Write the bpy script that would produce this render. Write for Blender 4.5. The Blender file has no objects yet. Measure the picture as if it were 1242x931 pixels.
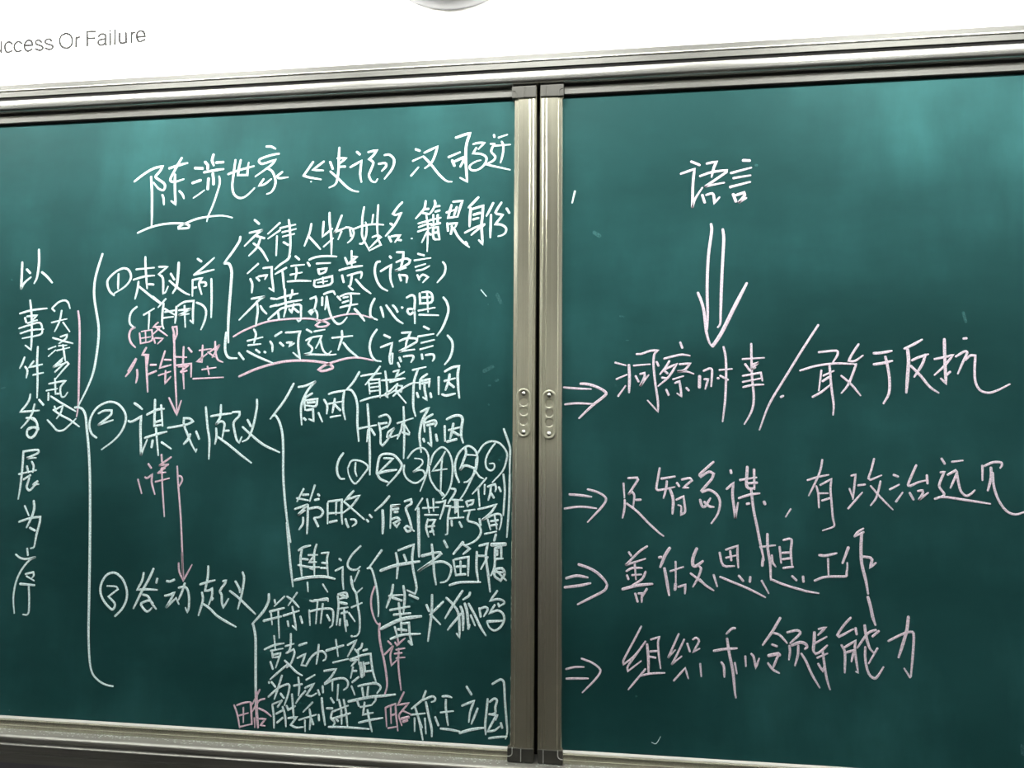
import bpy, bmesh, math, random
from mathutils import Vector, Matrix, Euler

random.seed(7)
S = bpy.context.scene
COL = S.collection
EYE = 1.224          # camera distance to the writing surface, metres
ZC = 1.45            # eye height above the floor

# ---------------------------------------------------------------- camera
cam_data = bpy.data.cameras.new('camera')
cam = bpy.data.objects.new('camera', cam_data)
COL.objects.link(cam)
cam.location = (0.0, -EYE, ZC)
yaw, pitch, roll = 0.11962043, 0.07608221, -0.00724049
R = Matrix.Rotation(yaw, 3, 'Z') @ Matrix.Rotation(pitch, 3, 'X') @ Matrix.Rotation(roll, 3, 'Y')
right, fwd, up = R.col[0], R.col[1], R.col[2]
M = Matrix((right, up, -fwd)).transposed()
cam.rotation_euler = M.to_euler()
cam_data.sensor_fit = 'HORIZONTAL'
cam_data.sensor_width = 36.0
cam_data.lens = 830.0 * 36.0 / 1242.0
cam_data.clip_start = 0.02
S.camera = cam

# ---------------------------------------------------------------- world, lights, exposure
world = bpy.data.worlds.new('world')
S.world = world
world.use_nodes = True
bg = world.node_tree.nodes['Background']
bg.inputs[0].default_value = (0.75, 0.85, 1.0, 1)
bg.inputs[1].default_value = 0.015

LAMP_X = (-2.22, -1.22, -0.22, 0.82, 1.82)  # inner lamps follow the rail highlights; end lamps are added for extra light
LAMP_Y, LAMP_Z = -0.52, 2.72
LAMP_TILT = math.radians(88)
def area(name, loc, rot, sx, sy, power, col=(1.0, 0.99, 0.94)):
    l = bpy.data.lights.new(name, 'AREA')
    l.shape = 'RECTANGLE'; l.size = sx; l.size_y = sy; l.energy = power; l.color = col
    o = bpy.data.objects.new(name, l); COL.objects.link(o)
    o.location = loc; o.rotation_euler = rot
    return o
for lx in LAMP_X:
    area('board_light', (lx, LAMP_Y, LAMP_Z), (LAMP_TILT, 0, 0), 0.6, 0.16, 50)
for px, py in ((-1.4, -3.2), (1.4, -3.2), (-1.4, -5.2), (1.4, -5.2)):
    area('room_light', (px, py, 2.93), (0, 0, 0), 0.25, 1.2, 8)

S.view_settings.view_transform = 'Standard'
S.view_settings.look = 'None'
S.view_settings.exposure = 0.0
S.view_settings.gamma = 1.0
S.view_settings.use_curve_mapping = False

# ---------------------------------------------------------------- materials
def mat(name, col, rough=0.5, metal=0.0, spec=0.5):
    m = bpy.data.materials.new(name); m.use_nodes = True
    b = m.node_tree.nodes['Principled BSDF']
    b.inputs['Base Color'].default_value = (*col, 1)
    b.inputs['Roughness'].default_value = rough
    b.inputs['Metallic'].default_value = metal
    b.inputs['Specular IOR Level'].default_value = spec
    return m
def nodes(m): return m.node_tree.nodes, m.node_tree.links, m.node_tree.nodes['Principled BSDF']
def noise(m, scale, detail=4, vec_scale=(1, 1, 1), rough=0.55):
    n, l, b = nodes(m)
    tc = n.new('ShaderNodeTexCoord'); mp = n.new('ShaderNodeMapping'); nz = n.new('ShaderNodeTexNoise')
    mp.inputs['Scale'].default_value = vec_scale
    nz.inputs['Scale'].default_value = scale; nz.inputs['Detail'].default_value = detail
    nz.inputs['Roughness'].default_value = rough
    l.new(tc.outputs['Object'], mp.inputs['Vector']); l.new(mp.outputs[0], nz.inputs['Vector'])
    return nz, mp
def ramp(m, src, stops):
    n, l, b = nodes(m)
    r = n.new('ShaderNodeValToRGB'); l.new(src, r.inputs[0])
    e = r.color_ramp.elements
    while len(e) < len(stops): e.new(0.5)
    for k, (p, c) in enumerate(stops):
        e[k].position = p; e[k].color = (*c, 1)
    return r
def bump(m, src, strength, dist=0.001):
    n, l, b = nodes(m)
    bp = n.new('ShaderNodeBump'); bp.inputs['Strength'].default_value = strength
    bp.inputs['Distance'].default_value = dist
    l.new(src, bp.inputs['Height']); l.new(bp.outputs[0], b.inputs['Normal'])

# green enamel with wiped chalk haze
M_GREEN = mat('green_enamel', (0.008, 0.10, 0.085), 0.52, 0, 0.07)
n_, l_, b_ = nodes(M_GREEN)
za, mpa = noise(M_GREEN, 1.6, 5, (1.0, 1.0, 2.2)); mpa.inputs['Rotation'].default_value = (0, 0.5, 0)
zb, mpb = noise(M_GREEN, 4.0, 6, (2.0, 1.0, 0.7)); mpb.inputs['Rotation'].default_value = (0, -0.35, 0)
ra = ramp(M_GREEN, za.outputs[0], [(0.36, (0, 0, 0)), (0.75, (1, 1, 1))])
rb = ramp(M_GREEN, zb.outputs[0], [(0.42, (0, 0, 0)), (0.80, (1, 1, 1))])
ad = n_.new('ShaderNodeMix'); ad.data_type = 'RGBA'; ad.blend_type = 'MULTIPLY'; ad.inputs[0].default_value = 0.7
l_.new(ra.outputs[0], ad.inputs[6]); l_.new(rb.outputs[0], ad.inputs[7])
dust = n_.new('ShaderNodeMix'); dust.data_type = 'RGBA'
dust.inputs[6].default_value = (0.0076, 0.0425, 0.0425, 1); dust.inputs[7].default_value = (0.032, 0.140, 0.142, 1)
bw = n_.new('ShaderNodeRGBToBW'); l_.new(ad.outputs[2], bw.inputs[0])
l_.new(bw.outputs[0], dust.inputs[0]); l_.new(dust.outputs[2], b_.inputs['Base Color'])

def chalk(name, c1, c2):
    m = mat(name, c1, 0.95, 0, 0.1)
    nz, _ = noise(m, 420, 3)
    r = ramp(m, nz.outputs[0], [(0.38, c2), (0.60, c1)])
    m.node_tree.links.new(r.outputs[0], nodes(m)[2].inputs['Base Color'])
    bump(m, nz.outputs[0], 0.3, 0.0004)
    return m
M_CHALK = {
    'w': chalk('white_chalk', (0.78, 0.91, 0.93), (0.46, 0.62, 0.64)),
    'm': chalk('white_chalk_mark', (0.70, 0.86, 0.84), (0.45, 0.62, 0.60)),
    'p': chalk('pink_chalk', (0.78, 0.54, 0.66), (0.50, 0.42, 0.48)),
    'l': chalk('pale_pink_chalk', (0.80, 0.66, 0.77), (0.50, 0.47, 0.54)),
    'f': chalk('rubbed_chalk', (0.045, 0.13, 0.13), (0.015, 0.07, 0.07)),
}
def aluminium(name, col, rough, streak, metal=0.75, lo=0.86):
    m = mat(name, col, rough, metal, 0.5)
    nz, _ = noise(m, 60, 4, streak)
    r = ramp(m, nz.outputs[0], [(0.3, tuple(c * lo for c in col)), (0.7, col)])
    m.node_tree.links.new(r.outputs[0], nodes(m)[2].inputs['Base Color'])
    bump(m, nz.outputs[0], 0.12, 0.0003)
    return m
M_RAIL = aluminium('anodised_rail', (0.46, 0.465, 0.44), 0.20, (0.03, 1, 6), 0.85)
M_STILE = aluminium('anodised_stile', (0.66, 0.65, 0.525), 0.22, (6, 1, 0.03), 0.93)
M_EDGE = aluminium('anodised_edge', (0.60, 0.60, 0.56), 0.38, (0.03, 1, 6))
M_LEDGE = aluminium('ledge_aluminium', (0.30, 0.30, 0.28), 0.42, (0.03, 1, 6), 0.6, 0.8)
M_BEAD = aluminium('bright_bead', (0.40, 0.41, 0.39), 0.5, (0.03, 1, 6), 0.2)
M_DUSTY = aluminium('dusty_aluminium', (0.62, 0.62, 0.58), 0.75, (1, 1, 1), 0.25, 0.55)
M_CAP = mat('grey_plastic_cap', (0.045, 0.045, 0.039), 0.5, 0, 0.2)
nz, _ = noise(M_CAP, 90, 3); bump(M_CAP, nz.outputs[0], 0.1)
M_BLACK = mat('matt_black', (0.004, 0.004, 0.004), 0.8, 0, 0.15)  # near-black for the groove's painted shade, the lip and the backing
nz, _ = noise(M_BLACK, 90, 3); bump(M_BLACK, nz.outputs[0], 0.1)
M_PULL = mat('pull_plastic', (0.30, 0.30, 0.23), 0.3, 0.25)
nz, _ = noise(M_PULL, 150, 3); bump(M_PULL, nz.outputs[0], 0.08, 0.0005)
M_SCREW = mat('bright_screw', (0.5, 0.5, 0.47), 0.22, 0.9)
nz, _ = noise(M_SCREW, 300, 2); bump(M_SCREW, nz.outputs[0], 0.1, 0.0003)
def paint(name, col, rough=0.75):
    m = mat(name, col, rough, 0, 0.3)
    nz, _ = noise(m, 30, 5)
    r = ramp(m, nz.outputs[0], [(0.3, tuple(c * 0.95 for c in col)), (0.7, col)])
    m.node_tree.links.new(r.outputs[0], nodes(m)[2].inputs['Base Color'])
    bump(m, nz.outputs[0], 0.08, 0.001)
    return m
M_WALL = paint('white_wall', (0.88, 0.88, 0.85))
M_DADO = paint('violet_grey_dado', (0.22, 0.21, 0.25))
M_CEIL = paint('ceiling_paint', (0.55, 0.55, 0.52))
M_FLOOR = paint('floor_terrazzo', (0.05, 0.045, 0.04), 0.6)
M_INK = paint('grey_lettering', (0.012, 0.012, 0.012), 0.9)
M_DARKDOME = mat('dark_dome', (0.28, 0.28, 0.30), 0.35)
nz, _ = noise(M_DARKDOME, 40, 3); bump(M_DARKDOME, nz.outputs[0], 0.05)
M_LAMP = mat('white_lamp_body', (0.8, 0.8, 0.8), 0.4)
nz, _ = noise(M_LAMP, 40, 3); bump(M_LAMP, nz.outputs[0], 0.05)

# ---------------------------------------------------------------- helpers
def link(name, bm, m, parent=None, smooth=False):
    me = bpy.data.meshes.new(name)
    bmesh.ops.recalc_face_normals(bm, faces=bm.faces)
    bm.to_mesh(me); bm.free()
    me.materials.append(m)
    if smooth:
        for p in me.polygons: p.use_smooth = True
    o = bpy.data.objects.new(name, me); COL.objects.link(o)
    if parent:
        o.parent = parent
        o.location = -Vector(parent.location)      # the mesh data is in room coordinates
    return o
def thing(name, label, cat, loc, group=None):
    o = bpy.data.objects.new(name, None); COL.objects.link(o)
    o.location = loc; o.empty_display_size = 0.05
    o['label'] = label; o['category'] = cat
    if group: o['group'] = group
    return o
def box(bm, x0, x1, y0, y1, z0, z1, bev=0.0):
    r = bmesh.ops.create_cube(bm, size=1)
    for v in r['verts']:
        v.co = Vector((x0 + (v.co.x + .5) * (x1 - x0), y0 + (v.co.y + .5) * (y1 - y0), z0 + (v.co.z + .5) * (z1 - z0)))
    if bev:
        es = list({e for v in r['verts'] for e in v.link_edges})
        bmesh.ops.bevel(bm, geom=es, offset=bev, segments=2, affect='EDGES', profile=0.6)
def extrude_x(bm, prof, x0, x1):
    """prof: closed list of (d, z) in millimetres, d towards the room, z from eye level."""
    A = [bm.verts.new((x0, -d / 1000, ZC + z / 1000)) for d, z in prof]
    B = [bm.verts.new((x1, -d / 1000, ZC + z / 1000)) for d, z in prof]
    n = len(prof)
    for i in range(n):
        bm.faces.new((A[i], A[(i + 1) % n], B[(i + 1) % n], B[i]))
    bm.faces.new(A); bm.faces.new(B)
def extrude_z(bm, prof, z0, z1):
    """prof: closed list of (x, d) in millimetres."""
    A = [bm.verts.new((x / 1000, -d / 1000, ZC + z0 / 1000)) for x, d in prof]
    B = [bm.verts.new((x / 1000, -d / 1000, ZC + z1 / 1000)) for x, d in prof]
    n = len(prof)
    for i in range(n):
        bm.faces.new((A[i], A[(i + 1) % n], B[(i + 1) % n], B[i]))
    bm.faces.new(A); bm.faces.new(B)
def arc(cx, cy, r, a0, a1, n):
    return [(cx + r * math.cos(math.radians(a0 + (a1 - a0) * i / n)), cy + r * math.sin(math.radians(a0 + (a1 - a0) * i / n))) for i in range(n + 1)]

def smooth_path(pts):
    """Catmull-Rom through gentle turns, straight into sharp ones."""
    n = len(pts)
    if n < 3: return [Vector(p) for p in pts]
    P = [Vector(p) for p in pts]
    sharp = [False] * n
    for i in range(1, n - 1):
        a = P[i] - P[i - 1]; b = P[i + 1] - P[i]
        if a.length > 1e-9 and b.length > 1e-9 and a.angle(b, 0) > math.radians(88): sharp[i] = True
    out = [P[0]]
    for i in range(n - 1):
        p1, p2 = P[i], P[i + 1]
        t1 = (p2 - P[i - 1]) / 2 if i > 0 and not sharp[i] else (p2 - p1)
        t2 = (P[i + 2] - p1) / 2 if i < n - 2 and not sharp[i + 1] else (p2 - p1)
        L = (p2 - p1).length
        for t in (t1, t2):
            if t.length > 1.3 * L and L > 0: t *= 1.3 * L / t.length
        k = 1 if L < 0.004 else (3 if L < 0.03 else 5)
        for j in range(1, k + 1):
            s = j / k
            out.append((2*s**3 - 3*s*s + 1) * p1 + (s**3 - 2*s*s + s) * t1 + (-2*s**3 + 3*s*s) * p2 + (s**3 - s*s) * t2)
    res = [out[0]]
    for q in out[1:]:
        if (q - res[-1]).length > 1e-4: res.append(q)
    return res
def ribbon(bm, pts, w, y0, h, taper=True):
    """A raised chalk stroke on the plane y = y0, w wide and h thick, with round ends."""
    P = smooth_path(pts)
    if len(P) < 2: P = [P[0], P[0] + Vector((w * 0.2, 0))]
    tot = sum((P[i + 1] - P[i]).length for i in range(len(P) - 1))
    hw = w / 2
    acc = 0; rows = []
    for i, p in enumerate(P):
        if i: acc += (p - P[i - 1]).length
        if i == 0: d = (P[1] - P[0]).normalized(); k = 1
        elif i == len(P) - 1: d = (P[-1] - P[-2]).normalized(); k = 1
        else:
            a = (p - P[i - 1]).normalized(); b = (P[i + 1] - p).normalized()
            d = a + b
            if d.length < 0.5:
                # hairpin: close this run and start another
                na = Vector((-a.y, a.x)); nb = Vector((-b.y, b.x))
                rows.append((p, na, hw, 'end', a)); rows.append((p, nb, hw, 'start', b)); continue
            d.normalize(); k = min(1 / max(0.5, a.dot(d)), 1.35)
        f = 1.0
        if taper and tot > 4 * w:
            t = acc / tot
            if t > 0.72: f = 1 - 0.34 * (t - 0.72) / 0.28
            elif t < 0.08: f = 0.9 + 1.2 * t
        rows.append((p, Vector((-d.y, d.x)), hw * k * f, 'mid', d))
    runs = [[]]
    for r in rows:
        runs[-1].append(r)
        if r[3] == 'end': runs.append([])
    for run in runs:
        if len(run) < 2: continue
        full = []
        p, nrm, r, _, d = run[0]
        full.append((p - d * r * 0.75, nrm, r * 0.45)); full.append((p - d * r * 0.35, nrm, r * 0.85))
        full += [(q[0], q[1], q[2]) for q in run]
        p, nrm, r, _, d = run[-1]
        full.append((p + d * r * 0.35, nrm, r * 0.85)); full.append((p + d * r * 0.75, nrm, r * 0.45))
        prev = None
        for p, nrm, r in full:
            cur = []
            for s, hh in ((-1, 0.0), (-0.72, 1.0), (0.72, 1.0), (1, 0.0)):
                q = p + nrm * (s * r)
                cur.append(bm.verts.new((q.x, y0 - 0.00005 - h * hh, q.y)))
            if prev:
                for k in range(3): bm.faces.new((prev[k], cur[k], cur[k + 1], prev[k + 1]))
            prev = cur
NAMES = {'-': 'chalk_character', 'b': 'chalk_bracket', 'u': 'chalk_underline', 'a': 'chalk_arrow', 'o': 'circled_numeral', 'm': 'chalk_mark'}
def write(data, parent, y0=0.0):
    for ln in data.strip().split('\n'):
        head, body = ln.split(' ', 1)
        c, k = head[0], head[1]
        name = 'chalk_mark' if c == 'm' else 'chalk_smudge' if c == 'f' else NAMES[k]
        bm = bmesh.new()
        for j, s in enumerate(body.split(';')):
            v = [int(t) for t in s.split()]
            pts = [(v[i] / 2000, ZC + v[i + 1] / 2000) for i in range(1, len(v), 2)]
            h = 0.00012 if c == 'f' else 0.00035 + 0.00003 * (j % 12)
            ribbon(bm, pts, v[0] / 2000, y0, h)
        o = link(name, bm, M_CHALK[c], parent)
        if c == 'p': o['label'] = {'chalk_bracket': 'pink chalk bracket', 'chalk_underline': 'pink looped chalk underline', 'chalk_arrow': 'pink chalk arrow'}.get(name, 'pink chalk character')
        if c == 'l': o['label'] = 'pale pink chalk arrow' if name == 'chalk_arrow' else 'pale pink chalk character'
        if c == 'f': o['label'] = 'faint rubbed chalk spot'

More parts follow.
